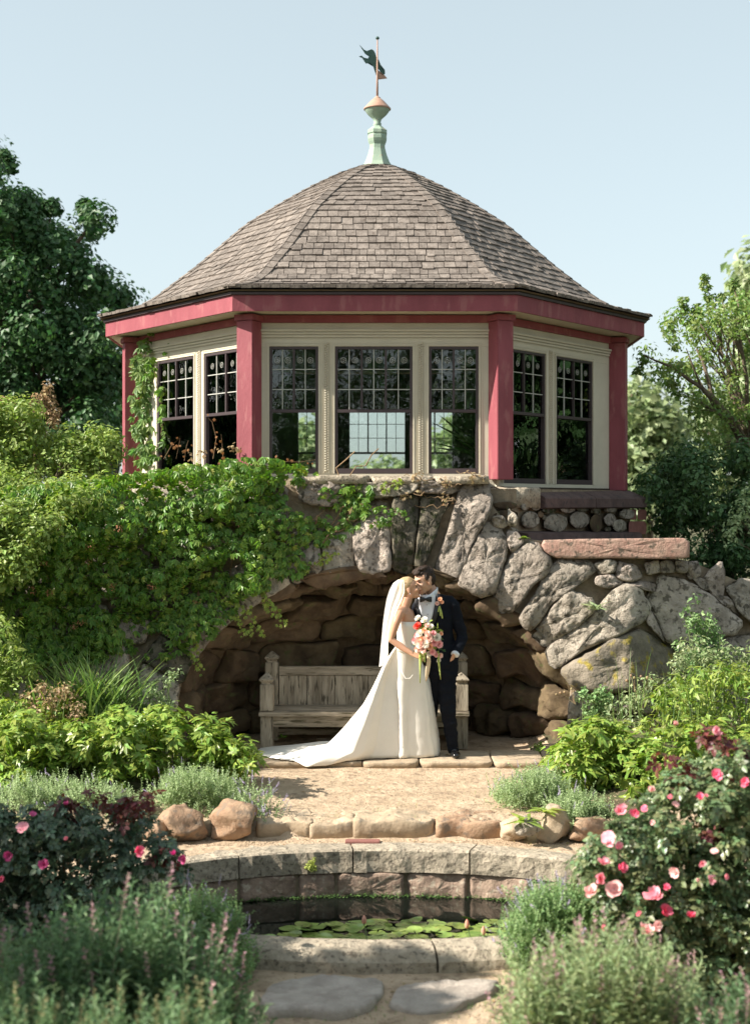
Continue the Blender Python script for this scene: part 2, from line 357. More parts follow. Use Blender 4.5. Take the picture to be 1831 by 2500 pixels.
# ================= ROCK ARCH =================
def wallY(px, py):
    y = 14.3+.42*min(max((1800-py)/640, 0), 1.05)
    if px > 1540: y += (px-1540)*.0022
    return y
def wmap(px, py, h):
    return P(px, py, wallY(px, py)-h)
arch = thing('stone_arch', (0, 14.6, 0), 'rough boulder arch with a shadowed niche under the red and cream pavilion', 'stone arch')
ARC = [(425,1830),(428,1740),(442,1670),(475,1612),(520,1560),(575,1512),(640,1468),(710,1430),(790,1402),(870,1392),(955,1385),(1020,1390),(1075,1408),(1120,1428),(1185,1455),(1225,1490),(1272,1512),(1300,1545),(1338,1580),(1362,1625),(1395,1680),(1392,1750),(1390,1830)]
OUT = [(-260,1830),(-260,1700),(-260,1600),(-260,1450),(-260,1330),(-100,1250),(60,1215),(250,1180),(470,1172),(620,1168),(800,1168),(930,1168),(1060,1168),(1150,1172),(1195,1176),(1198,1230),(1270,1316),(1420,1330),(1690,1372),(1900,1460),(1960,1560),(1960,1700),(1960,1830)]
def strip_surface(A, B, mf, m, sub=4, amp=.03):
    V = []; Fc = []; AA = []; BB = []
    for L_, O in ((A, AA), (B, BB)):
        for i in range(len(L_)-1):
            for k in range(sub): O.append(Vector(L_[i]).lerp(Vector(L_[i+1]), k/sub))
        O.append(Vector(L_[-1]))
    for a, b in zip(AA, BB):
        for j in range(m+1):
            q = a.lerp(b, j/m); w = mf(q.x, q.y, -.07); e = amp*nz(w*4)+amp*.5*nz(w*11); V.append(mf(q.x, q.y, -.07+e))
    for i in range(len(AA)-1):
        for j in range(m): Fc.append((i*(m+1)+j, (i+1)*(m+1)+j, (i+1)*(m+1)+j+1, i*(m+1)+j+1))
    return V, Fc, len(AA)
V, Fc, nA = strip_surface(ARC, OUT, wmap, 14)
# give the facing its thickness: back sheet, soffit and rim
nv = len(V); Vb = [v+Vector((0, .45, 0)) for v in V]; m1 = 15
Fc2 = [tuple(i+nv for i in reversed(f)) for f in Fc]
for i in range(nA-1):
    Fc2.append((i*m1, i*m1+nv, (i+1)*m1+nv, (i+1)*m1)); Fc2.append((i*m1+m1-1, (i+1)*m1+m1-1, (i+1)*m1+m1-1+nv, i*m1+m1-1+nv))
mk('mortar_facing', V+Vb, Fc+Fc2, M_mortar, arch, smooth=False)

S = {
 'gran': [
 [(862,1290),(905,1235),(950,1225),(955,1388),(905,1398),(872,1388)],
 [(1142,1179),(1193,1176),(1199,1224),(1182,1280),(1154,1326),(1135,1380),(1117,1424),(1086,1416),(1063,1388),(1078,1340),(1096,1290),(1120,1207)],
 [(1187,1278),(1224,1292),(1235,1326),(1232,1359),(1222,1410),(1205,1445),(1180,1456),(1140,1436),(1120,1427),(1125,1399),(1159,1331)],
 [(1288,1326),(1315,1332),(1341,1372),(1330,1403),(1299,1430),(1276,1464),(1250,1494),(1219,1487),(1206,1456),(1215,1418),(1250,1361)],
 [(1364,1368),(1429,1368),(1448,1395),(1429,1414),(1383,1449),(1345,1475),(1326,1510),(1296,1535),(1269,1510),(1284,1479),(1311,1441),(1330,1403)],
 [(1383,1449),(1414,1452),(1444,1464),(1448,1491),(1414,1525),(1380,1548),(1341,1575),(1299,1548),(1326,1514),(1349,1479)],
 [(1498,1441),(1536,1422),(1567,1437),(1582,1479),(1574,1517),(1506,1552),(1429,1586),(1368,1626),(1349,1609),(1336,1582),(1383,1548),(1444,1502)],
 [(1613,1403),(1658,1407),(1708,1441),(1754,1472),(1807,1514),(1796,1548),(1735,1556),(1674,1567),(1632,1567),(1605,1517),(1582,1464),(1605,1430)],
 [(1406,1693),(1460,1689),(1467,1708),(1452,1766),(1450,1830),(1385,1830),(1391,1708)],
 [(1773,1441),(1811,1418),(1850,1430),(1855,1530),(1811,1498)],
 [(1655,1578),(1700,1572),(1773,1559),(1850,1548),(1855,1640),(1760,1650),(1668,1632)],
 [(1470,1704),(1567,1692),(1640,1680),(1650,1720),(1582,1745),(1467,1730)],
 [(1660,1655),(1850,1655),(1850,1760),(1650,1750)],
 [(1740,1450),(1765,1475),(1800,1500),(1780,1462)],
 [(730,1175),(810,1172),(860,1178),(850,1215),(800,1235),(735,1222)],
 [(866,1180),(960,1176),(1015,1182),(1000,1205),(930,1215),(870,1212)],
 [(1030,1176),(1130,1176),(1125,1196),(1085,1206),(1030,1200)],
 ],
 'dark': [
 [(957,1215),(1018,1207),(1022,1250),(1012,1330),(1008,1390),(985,1394),(958,1388)],
 [(1024,1207),(1100,1200),(1102,1225),(1078,1262),(1066,1310),(1045,1360),(1030,1398),(1012,1388),(1016,1330),(1026,1250)],
 ],
 'lich': [[(1368,1634),(1414,1600),(1502,1560),(1563,1535),(1605,1552),(1639,1586),(1657,1617),(1645,1668),(1590,1690),(1506,1690),(1414,1690),(1397,1676)]],
 'small': [
 [(1452,1376),(1480,1366),(1505,1372),(1498,1398),(1462,1404)],[(1508,1372),(1552,1382),(1568,1408),(1536,1420),(1506,1410)],[(1455,1408),(1500,1402),(1524,1420),(1488,1436),(1456,1428)],
 [(1574,1376),(1605,1368),(1613,1395),(1582,1403)],[(1612,1372),(1645,1368),(1648,1396),(1618,1398)],[(1650,1370),(1682,1372),(1676,1398),(1652,1396)],
 [(1674,1376),(1704,1370),(1712,1403),(1682,1416)],[(1690,1410),(1715,1412),(1738,1440),(1715,1440)],[(1735,1391),(1761,1372),(1770,1403),(1765,1456),(1746,1464),(1715,1418)],
 [(1584,1482),(1600,1512),(1624,1570),(1604,1548),(1578,1522)],[(1204,1262),(1226,1260),(1240,1280),(1228,1290),(1205,1284)],[(1238,1296),(1262,1300),(1278,1322),(1252,1352),(1240,1330)],
 [(1240,1240),(1262,1262),(1258,1285),(1240,1282)],[(1538,1425),(1560,1420),(1600,1422),(1600,1445),(1572,1440)],[(1320,1366),(1345,1366),(1342,1380),(1326,1374)],
 [(1660,1425),(1690,1424),(1712,1438),(1700,1436)],[(1644,1592),(1662,1600),(1668,1640),(1655,1655)],
 ]}
for p in S['gran']: stone(p, wmap, M_stone, arch, depth=.30, bulge=.10, rough=.050, gap=-6)
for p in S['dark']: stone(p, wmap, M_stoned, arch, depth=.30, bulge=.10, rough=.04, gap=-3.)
for p in S['lich']: stone(p, wmap, M_stonel, arch, depth=.35, bulge=.14, rough=.045, gap=-5)
for p in S['small']: stone(p, wmap, M_stone, arch, depth=.15, bulge=.06, rough=.025, gap=-3., n=22)
# left half of the ring, mostly under the creeper
for i in range(0, 9):
    a = Vector(ARC[i]); b = Vector(ARC[i+1]); d = (b-a).normalized(); nrm = Vector((d.y, -d.x))
    if i == 0: nrm = Vector((-1, .0))
    a2 = Vector(ARC[i+2]); d2 = (a2-b).normalized(); n2 = Vector((d2.y, -d2.x)); l1 = 118+R.uniform(-18, 22); l2 = l1+R.uniform(-14, 14)
    stone([a, a+nrm*l1*.5+d*3, a+nrm*l1, b+n2*l2, b+n2*l2*.5, b], wmap, R.choice([M_stone, M_stone, M_stoned]), arch, depth=.28, bulge=.08, rough=.05, gap=-1)
# boulders of the wall field behind the creeper
gx = [(-250+k*95) for k in range(12)]
for r_ in range(6):
    for k, x0 in enumerate(gx):
        y0 = 1190+r_*95; x0 = x0+(r_ % 2)*48; c = Vector((x0+45, y0+45))
        if y0+90 > 1830: continue
        dmin = min((c-Vector(q)).length for q in ARC[:14]); inside = 430 < c.x < 1395 and c.y > np.interp(c.x, [q[0] for q in ARC[1:-2]], [q[1] for q in ARC[1:-2]])-20
        if dmin < 175 or inside or c.x > 850: continue
        j = lambda: R.uniform(-9, 9)
        stone([(x0+j(), y0+j()), (x0+46+j(), y0-4+j()), (x0+92+j(), y0+j()), (x0+95+j(), y0+48+j()), (x0+91+j(), y0+92+j()), (x0+44+j(), y0+95+j()), (x0+j(), y0+90+j())], wmap, M_stone, arch, depth=.2, bulge=.07, rough=.04, gap=0, n=24)
# flat ledge slabs along the top
ledge = [(728, 905), (907, 1060), (1062, 1196)]
for a, b in ledge:
    z1 = CAMH-(1164-HY)*14.72/F
    q = lambda u, v, h: Vector((u, v, z1+h))
    A = P(a, 1164, 14.66).x; B = P(b, 1164, 14.66).x
    stone([(A,14.60),((A+B)/2,14.585),(B-.01,14.61),(B-.01,15.0),(B-.01,15.34),((A+B)/2,15.34),(A,15.34),(A,15.0)], q, M_coping, arch, 'ledge_stone', depth=.075, bulge=.012, rough=.008, gap=0, ragged=.01)
# niche: half dome of boulders
xsL = [q for q in ARC[:11]]; xsR = [q for q in ARC[10:]][::-1]
def arch_x(z, side):
    py = HY+(CAMH-z)*F/14.32; py = min(py, 1828)
    L_ = sorted((q[1], q[0]) for q in (ARC[:11] if side < 0 else ARC[10:]))
    return (np.interp(py, [q[0] for q in L_], [q[1] for q in L_])-CX)*14.32/F
ZT = 1.80
def dome(phi, z, h):
    z = max(min(z, ZT-.005), -.05); xl = arch_x(z, -1); xr = arch_x(z, 1); xm = .05
    rho = math.sqrt(max(1-(max(z, 0)/ZT)**2.6, 0)); c = math.cos(phi); s = math.sin(phi)
    hw = (xr-xm) if c > 0 else (xm-xl)
    p = Vector((xm+hw*c, 14.48+1.40*rho*s, z)); nrm = Vector((-c, -s*1.2, -.8*(z/ZT)**3)).normalized()
    return p+nrm*h
V = []; Fc = []; nu, nz_ = 40, 22
for j in range(nz_+1):
    for i in range(nu+1): V.append(dome(math.pi*i/nu, -.05+(ZT+.045)*j/nz_, -.05))
for j in range(nz_):
    for i in range(nu): a = j*(nu+1)+i; Fc.append((a, a+1, a+nu+2, a+nu+1))
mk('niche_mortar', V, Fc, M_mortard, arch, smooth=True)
zr = [-.04, .24, .56, .92, 1.22, 1.46, 1.64, 1.77]
for r_ in range(7):
    nst = [9, 8, 7, 8, 7, 8, 7][r_]; cuts = [0]; w = [R.uniform(.7, 1.4) for _ in range(nst)]; tot = sum(w)
    for q in w: cuts.append(cuts[-1]+q/tot*math.pi)
    for k in range(nst):
        a, b = cuts[k]+.015, cuts[k+1]-.015; z0, z1 = zr[r_]+.008, zr[r_+1]-.008; zj = [.06, .07, .08, .07, .05, .04, .03][r_]; j = lambda s=zj: R.uniform(-s, s)
        ch = lambda u, v, h: dome(u, v, h)
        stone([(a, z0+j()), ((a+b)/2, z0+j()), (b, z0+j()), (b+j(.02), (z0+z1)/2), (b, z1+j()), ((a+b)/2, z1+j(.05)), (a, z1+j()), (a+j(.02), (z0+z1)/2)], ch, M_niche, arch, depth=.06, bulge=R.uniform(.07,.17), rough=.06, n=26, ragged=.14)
# rock mass that carries the pavilion
cb = MB()
pf = [(-1.5,14.98),(1.36,14.98),(2.85,17.1),(3.1,20.2),(1.35,22.4),(-1.35,22.4),(-3.1,20.2),(-2.95,17.1)]
cb.v = [Vector((x, y, 1.95)) for x, y in pf]+[Vector((x, y, 2.60)) for x, y in pf]
cb.f = [tuple(range(8))[::-1], tuple(range(8, 16))]+[(i, (i+1) % 8, 8+(i+1) % 8, 8+i) for i in range(8)]
cb.build('rubble_core', M_mortar, arch)
cr = MB().box(2.15, 2.75, 14.95, 20, -.1, 1.92).box(-4.2, -2.4, 14.95, 20, -.1, 1.9); cr.build('rubble_core', M_mortar, arch)

# right flank: sill slab, cobble course, red blocks, pink lintel
C1 = Vector((1.325, 15.30)); C2 = Vector((2.92, 17.40))
du = (C2-C1).normalized(); no = Vector((du.y, -du.x)); LD = (C2-C1).length
def fm(u, w, z): q = C1+du*u+no*w; return Vector((q.x, q.y, z))
sb = MB()
prof = [(-.05,2.60),(.12,2.60),(.30,2.52),(.32,2.50),(.32,2.40),(.27,2.385),(-.05,2.385)]
for (u0, u1) in ((.42, 1.55), (1.562, LD+.12)):
    sb = MB(); sb.v = [fm(u0, w, z) for w, z in prof]+[fm(u1+(.22 if u1 > LD else 0)*w, w, z) for w, z in prof]; n = len(prof)
    sb.f = [(i, (i+1) % n, n+(i+1) % n, n+i) for i in range(n)]+[tuple(range(n))[::-1], tuple(range(n, 2*n))]
    sb.build('sill_slab', M_brown, arch)
stone([(-.10,-.12),(.10,-.30),(.40,-.30),(.40,.05),(.1,.1),(-.12,.1)], lambda u, v, h: fm(u, -v, 2.60+h), M_coping, arch, 'cap_stone', depth=.20, bulge=.02, rough=.012, ragged=.02)
cm = lambda x, y, h: P(x, y, fmY(x)-h)
def fmY(px):
    c = (px-CX)/F; a = C1+no*.24; s = (c*a.y-a.x)/(du.x-c*du.y); return a.y+du.y*s
cw = MB(); cw.v = [fm(-.05, .17, 2.02), fm(LD+.05, .17, 2.0), fm(LD+.05, .17, 2.385), fm(-.05, .17, 2.385), fm(-.05, -.1, 2.02), fm(LD+.05, -.1, 2.0), fm(LD+.05, -.1, 2.385), fm(-.05, -.1, 2.385)]
cw.f = [(0,1,2,3),(7,6,5,4),(0,4,5,1),(1,5,6,2),(2,6,7,3),(3,7,4,0)]; cw.build('mortar_facing', M_mortar, arch)
cob = [(590,1000,60,36),(700,1010,43,42),(590,948,56,18),(678,950,22,22),(725,950,24,20),(780,962,34,22),(808,1022,54,44),(862,962,36,20),(911,1010,46,40),(925,962,30,16),(985,1028,30,46),(1045,1008,28,30),(1087,1036,32,30),(1118,985,38,24),(1046,966,34,13),(983,970,24,18),(745,985,14,18),(760,1000,12,12),(1035,1052,16,12),(620,1065,34,24)]
for u, v, a, b in cob:
    x, y = 900+u*.5636, 700+v*.5636; a *= .5636; b *= .5636
    pl = [(x+a*math.cos(t)*R.uniform(.9,1.1), y+b*math.sin(t)*R.uniform(.9,1.1)) for t in [k*math.pi/4+.3 for k in range(8)]]
    stone(pl, cm, R.choice([M_stone, M_stone, M_stoned, M_niche]), arch, 'cobble', depth=.1, bulge=.07, rough=.015, n=16, ragged=.06)
for (x0, x1, y0, y1) in ((1534, 1579, 1272, 1305), (1556, 1579, 1243, 1270), (1536,1554,1243,1270)):
    stone([(x0,y0),((x0+x1)/2,y0),(x1,y0),(x1,(y0+y1)/2),(x1,y1),((x0+x1)/2,y1),(x0,y1),(x0,(y0+y1)/2)], cm, M_brick, arch, 'red_block', depth=.12, bulge=.012, rough=.006, n=16, ragged=.0, gap=.8)
lb = MB(); z0, z1 = 2.02, 2.13
lb.v = [fm(-.1,.45,z0-.06),fm(LD+.1,.34,z0-.1),fm(LD+.1,.0,z0-.1),fm(-.1,.0,z0-.06),fm(-.1,.42,z1),fm(LD+.1,.30,z1-.04),fm(LD+.1,.0,z1),fm(-.1,.0,z1+.05)]
lb.f = [(3,2,1,0),(4,5,6,7),(0,1,5,4),(1,2,6,5),(2,3,7,6),(3,0,4,7)]; lb.build('lower_ledge', M_brown, arch, bevel=.01)
lm = lambda x, y, h: P(x, y, 14.52-h)
stone([(1317,1319),(1400,1316),(1500,1315),(1600,1314),(1668,1313),(1683,1320),(1684,1342),(1683,1364),(1620,1365),(1500,1363),(1420,1364),(1352,1363),(1326,1345)], lm, M_pink, arch, 'pink_lintel', depth=.9, bulge=.015, rough=.014, n=44, ragged=.004,
      prof=[(1.,None),(1.,-1.2),(.995,.1),(.98,.7),(.95,1.),(.7,1.),(.4,1.),(.15,1.)])
for q in ((1270, 1330), ):
    pass
M_foot = M_stone
# ================= TERRACE SLABS, EDGING, POND =================
terr = []
xe = [-2.2, -1.15, -.12, .42, 1.12, 1.62, 2.25]
for k in range(6):
    a, b = xe[k]+.006, xe[k+1]-.006; f0 = 13.52+R.uniform(-.02, .02); q = lambda u, v, h: Vector((u, v, h))
    o = stone([(a,f0),((a+b)/2,f0+R.uniform(-.02,.02)),(b,f0+.01),(b,13.85),(b,14.18),((a+b)/2,14.2),(a,14.18),(a,13.85)], q, M_slab, None, 'paving_slab', depth=.055, bulge=.006, rough=.008, n=30, ragged=.012,
              prof=[(1.,None),(1.,-1.),(.99,.2),(.95,1.),(.7,1.),(.4,1.),(.15,1.)])
    o.location.z -= .004
    tag(o, ['flat terrace slab under the end of the long white train','flat terrace slab under the middle of the white gown train','flat slab under the skirt of the white gown','flat slab beneath the black dress shoe of the man','pale slab of the terrace edge, first right of the man','flat terrace slab half hidden by the peony leaves'][k], 'slab', 'slabs along the terrace edge')
o = stone([(1290,1829),(1330,1822),(1396,1828),(1396,1838),(1330,1836)], lambda x, y, h: (lambda Y: Vector(((x-CX)*Y/F, Y, .012+h)))(CAMH*F/(y-HY)), M_slab, None, 'loose_slab', depth=.03, bulge=.02, rough=.006, n=20)
tag(o, 'narrow pale stone lying on the terrace near the right foot of the arch', 'slab')

# edging stones across the path
for i, (a, b, t, bo, mt, lb_) in enumerate([(632,757,2003,2034,M_slab,'brown low edging stone in the path, half in plant shadow'),(760,864,1999,2033,M_slab,'small tan edging stone across the path, second from the left'),(868,1062,1999,2040,M_slab,'long pale rounded edging stone in the middle of the path step'),(1066,1222,1996,2045,M_redrock,'wide brownish pink edging stone at the right of the path step')]):
    Y = 11.25; w = (b-a)*Y/F; x = (a-CX)*Y/F; zt = P(a, t, Y).z; zb = -.2
    q_ = lambda s_: R.uniform(-s_, s_)
    V, Fc = stone_geo([(x+q_(.02),Y-.03+q_(.03)),(x+w*.3,Y-.05+q_(.04)),(x+w*.6,Y-.04+q_(.05)),(x+w+q_(.02),Y-.02+q_(.03)),(x+w+.01,Y+.2),(x+w+q_(.03),Y+.34+q_(.05)),(x+w*.5,Y+.34+q_(.06)),(x+q_(.02),Y+.32+q_(.05)),(x-.01,Y+.15)], lambda u, v, h: Vector((u, v, -.058+h-.012*(i % 2))), .14, .016, .045, 54, 500+i, .0, 5, .09, prof=[(1.,None),(1.,-1.),(.985,.3),(.96,.8),(.9,1.),(.7,1.),(.45,1.),(.2,1.)])
    tag(mk('edging_stone', V, Fc, mt, smooth=True), lb_, 'edging stone', 'edging stones across the gravel path')
br = MB().box((843-CX)*11.1/F, (928-CX)*11.1/F, 11.02, 11.12, -.19, -.158); tag(br.build('brick', M_brick, bevel=.005), 'thin reddish brick lying flush between path and pond rim', 'brick')
for (a, b, t, bo, Y, mt, l) in [
  (396,494,1982,2062,11.0,M_redrock,'angular ochre boulder at the left of the pond, next to the catmint'),
  (506,628,1978,2054,11.05,M_redrock,'rounded orange brown boulder under the catmint by the pond'),
  (488,532,2002,2050,11.2,M_slab,'small tan rock between the two large ochre boulders'),
  (340,402,2008,2060,10.95,M_redrock,'low brown rock left of the angular ochre boulder'),
  (112,176,1995,2060,10.9,M_stone,'grey white speckled rock behind the dark rose bush'),
  (196,250,2010,2060,10.95,M_redrock,'brown rock glimpsed through the dark rose leaves'),
  (-10,60,2040,2095,10.7,M_stone,'grey rock at the left edge behind the dark rose'),
  (258,335,2016,2066,10.9,M_stone,'tan rock in the middle of the row behind the dark rose'),
  (1217,1290,2003,2056,11.05,M_slab,'rounded pale brown rock at the right end of the path step'),
  (1264,1318,1996,2040,10.9,M_stone,'small crumpled grey rock beneath the broad green leaves'),
  (1316,1402,1984,2058,11.0,M_slab,'tall tan rock under the right hand catmint'),
  (1400,1492,2005,2062,11.0,M_redrock,'pinkish rock half covered by pink rose blooms'),
  (1490,1600,2010,2075,10.9,M_stone,'grey rock in shade behind the pink rose bush')]:
    boulder(a, b, t, bo, Y, mt, l)
# pond basin
pond = thing('pond_basin', (ECX, ECY, -.6), 'oval stone lily pond basin with a pale granite rim', 'pond')
def ez(t): return -.21+.04*math.sin(t)+0.0   # rim top height, back high, front low
def ering(t, r, z): return Vector((ECX+(EA+r)*math.cos(t), ECY+(EB+r)*math.sin(t), z))
def coping(t0, t1, front, seed, n=14):
    """one rim stone from angle t0 to t1"""
    if front: pr = [(-.015,-.14),(-.02,-.02),(.0,.028),(.05,.045),(.14,.04),(.22,.02),(.27,-.03),(.285,-.16)]
    else: pr = [(.0,-.175),(-.004,-.09),(-.004,-.015),(.012,.0),(.08,.004),(.16,.002),(.24,-.004),(.25,-.10)]
    dt = .0035; V = []; m = len(pr)
    for i in range(n+1):
        t = (t0+dt)+(t1-t0-2*dt)*i/n
        for j, (r, z) in enumerate(pr):
            w = ering(t, r, ez(t)+z); e = .010*nz(w*9+Vector((seed, 0, 0)))+.008*nz(w*24); e *= (1.3 if j < 3 or j > 5 else .5)
            V.append(ering(t, r-(e if j < 4 else -e), ez(t)+z+(e*.4 if 1 < j < 7 else 0)))
    Fc = []
    for i in range(n):
        for j in range(m): j2 = (j+1) % m; Fc.append((i*m+j, i*m+j2, (i+1)*m+j2, (i+1)*m+j))
    Fc += [tuple(range(m)), tuple(n*m+j for j in range(m))[::-1]]
    o = mk('coping_stone', V, Fc, M_coping, pond, smooth=False)
    bm = bmesh.new(); bm.from_mesh(o.data); bmesh.ops.recalc_face_normals(bm, faces=bm.faces); bm.to_mesh(o.data); bm.free()
    return o
def ang(px, Yg):  # ellipse angle (back half) of the picture column px at about depth Yg
    t = math.acos(max(-1, min(1, ((px-CX)*Yg/F-ECX)/EA))); return t
back = [2.95, ang(585,10.7), ang(862,10.85), ang(1146,10.8), ang(1400,10.45), .18]
ts = sorted(back)
for a, b in zip(ts[:-1], ts[1:]): coping(a, b, False, R.random()*9, 18)
fr = [2.95, 3.6, 4.05, 5.02, 5.6, 6.46]
fr[2] = 4.02; fr[3] = 2*math.pi-math.acos(((1050-CX)*8.7/F-ECX)/EA)
for a, b in zip(fr[:-1], fr[1:]): coping(a, b, True, R.random()*9, 20)
lower = [3.05]+[ang(x, 10.8) for x in (470, 592, 730, 822, 990, 1140, 1290, 1400)]+[.3]
ls = sorted(lower)
for a, b in zip(ls[:-1], ls[1:]):
    q = lambda u, v, h: ering(u, .045-h, v)
    tm = (a+b)/2; z1 = ez(tm)-.182; z0 = -.60
    stone([(a+.006,z0),(tm,z0),(b-.006,z0),(b-.006,(z0+z1)/2),(b-.006,z1),(tm,z1),(a+.006,z1),(a+.006,(z0+z1)/2)], q, M_wallst, pond, 'wall_stone', depth=.06, bulge=.030, rough=.026, n=40, ragged=.02,
          prof=[(1.,None),(1.,-.1),(.99,.5),(.965,.9),(.88,1.),(.7,1.),(.45,1.),(.2,1.)])
V = []; Fc = []
for k in range(97):
    t = 2*math.pi*k/96; V += [ering(t, .042, -.75), ering(t, .042, ez(t)-.1)]
for k in range(96): Fc.append((2*k, 2*k+1, 2*k+3, 2*k+2))
mk('basin_lining', V, Fc, M_mortar, pond)
# foreground flagstones
def flag(pts, z, label, mt=M_flag, lift=.03):
    q = [(((x-CX)*((CAMH-z)*F/(y-HY))/F), (CAMH-z)*F/(y-HY)) for x, y in pts]
    SEED[0] += 1
    V, Fc = stone_geo(q, lambda u, v, h: Vector((u, v, z+h)), .08, lift, .022, 60, SEED[0], 0, 4, .02, prof=[(1.,None),(1.,0.),(.985,.6),(.95,1.),(.75,1.),(.5,1.),(.25,1.)])
    tag(mk('flagstone', V, Fc, mt, smooth=True), label, 'flagstone', 'flagstones in front of the pond')
flag([(630,2462),(655,2412),(720,2396),(790,2390),(860,2399),(938,2400),(934,2430),(905,2470),(820,2490),(730,2478),(660,2485)], -.33, 'bluish grey flagstone at the front left of the pond rim')
flag([(945,2462),(972,2418),(1050,2402),(1150,2406),(1222,2408),(1205,2432),(1150,2450),(1120,2470),(1020,2480)], -.33, 'pale pinkish flagstone at the front right of the pond rim')
# ================= PAVILION =================
gz = thing('pavilion', (0, 18.7, 2.6), 'eight sided garden pavilion with red posts, cream walls and shingled bell roof', 'pavilion')
FOOT = [(-1.325,15.30),(1.325,15.30),(2.92,17.40),(2.98,20.20),(1.325,22.30),(-1.325,22.30),(-2.98,20.20),(-2.92,17.40)]
APEX = Vector((.03, 18.8, 0)); ZB = 2.60; ZS = 4.46
def offset_poly(pts, d):
    n = len(pts); out = []
    for i in range(n):
        p0, p1, p2 = Vector(pts[i-1]), Vector(pts[i]), Vector(pts[(i+1) % n])
        n1 = Vector(((p1-p0).y, -(p1-p0).x)).normalized(); n2 = Vector(((p2-p1).y, -(p2-p1).x)).normalized()
        b = (n1+n2).normalized(); out.append(p1+b*(d/b.dot(n1)))
    return out
EAVE = offset_poly(FOOT, .33); SH = offset_poly(FOOT, .40); INN = offset_poly(FOOT, -.02); INN2 = offset_poly(FOOT, -.12)
def prism(A, B, z0, z1, za=None, zb=None):
    m = MB(); n = len(A); m.v = [Vector((*p, z0)) for p in A]+[Vector((*p, z0)) for p in B]+[Vector((*p, z1)) for p in A]+[Vector((*p, z1)) for p in B]
    for i in range(n):
        j = (i+1) % n; m.f += [(i, j, 2*n+j, 2*n+i), (n+i, 3*n+i, 3*n+j, n+j), (i, n+i, n+j, j), (2*n+i, 2*n+j, 3*n+j, 3*n+i)]
    return m
# fascia boards, one per side
EI = offset_poly(FOOT, .30)
for i in range(8):
    j = (i+1) % 8; m = MB(); a, b, c, d = EAVE[i], EAVE[j], EI[j], EI[i]
    m.hexa([Vector((*a, ZS-.002)), Vector((*b, ZS-.002)), Vector((*c, ZS-.002)), Vector((*d, ZS-.002)), Vector((*a, 4.625)), Vector((*b, 4.625)), Vector((*c, 4.625)), Vector((*d, 4.625))])
    m.build('fascia', M_red, gz)
    m = MB(); a2 = offset_poly(FOOT, .355); a, b = a2[i], a2[j]; c, d = EI[j], EI[i]
    m.hexa([Vector((*a, 4.628)), Vector((*b, 4.628)), Vector((*c, 4.628)), Vector((*d, 4.628)), Vector((*a, 4.655)), Vector((*b, 4.655)), Vector((*c, 4.655)), Vector((*d, 4.655))])
    m.build('eave_moulding', M_sash, gz)
prism(EI, INN2, ZS+.01, ZS+.03).build('soffit', M_cream, gz)
n = 8; m = MB(); m.v = [Vector((*p, ZS+.06)) for p in EI]+[Vector((*p, ZS+.09)) for p in EI]; m.f = [tuple(range(8))[::-1], tuple(range(8, 16))]+[(i, (i+1) % 8, 8+(i+1) % 8, 8+i) for i in range(8)]
M_dark = mat('dark_stained_ceiling', (.045,.032,.022), (.07,.05,.035), 5, rand=.02, rough=.7, bump=.1)
m.build('ceiling', M_dark, gz)
m = MB(); m.v = [Vector((*p, 2.56)) for p in INN]+[Vector((*p, 2.625)) for p in INN]; m.f = [tuple(range(8))[::-1], tuple(range(8, 16))]+[(i, (i+1) % 8, 8+(i+1) % 8, 8+i) for i in range(8)]
m.build('floor_boards', M_dark, gz)
# posts
OUTP = offset_poly(FOOT, .03)
for i in range(8):
    p0, p1, p2 = Vector(FOOT[i-1]), Vector(FOOT[i]), Vector(FOOT[(i+1) % 8])
    b = (Vector(((p1-p0).y, -(p1-p0).x)).normalized()+Vector(((p2-p1).y, -(p2-p1).x)).normalized()).normalized()
    M4 = Matrix.Translation(Vector((*OUTP[i], 0))) @ Matrix.Rotation(math.atan2(b.y, b.x), 4, 'Z')
    zb = 2.60 if i in (2, 3, 6, 7) else 2.70
    h = .098; MB().box(-h, h, -h, h, zb, 4.385, M4).build('post', M_red, gz, bevel=.006)
    MB().box(-.118, .118, -.118, .118, 4.388, 4.452, M4).build('capital', M_red, gz, bevel=.006)
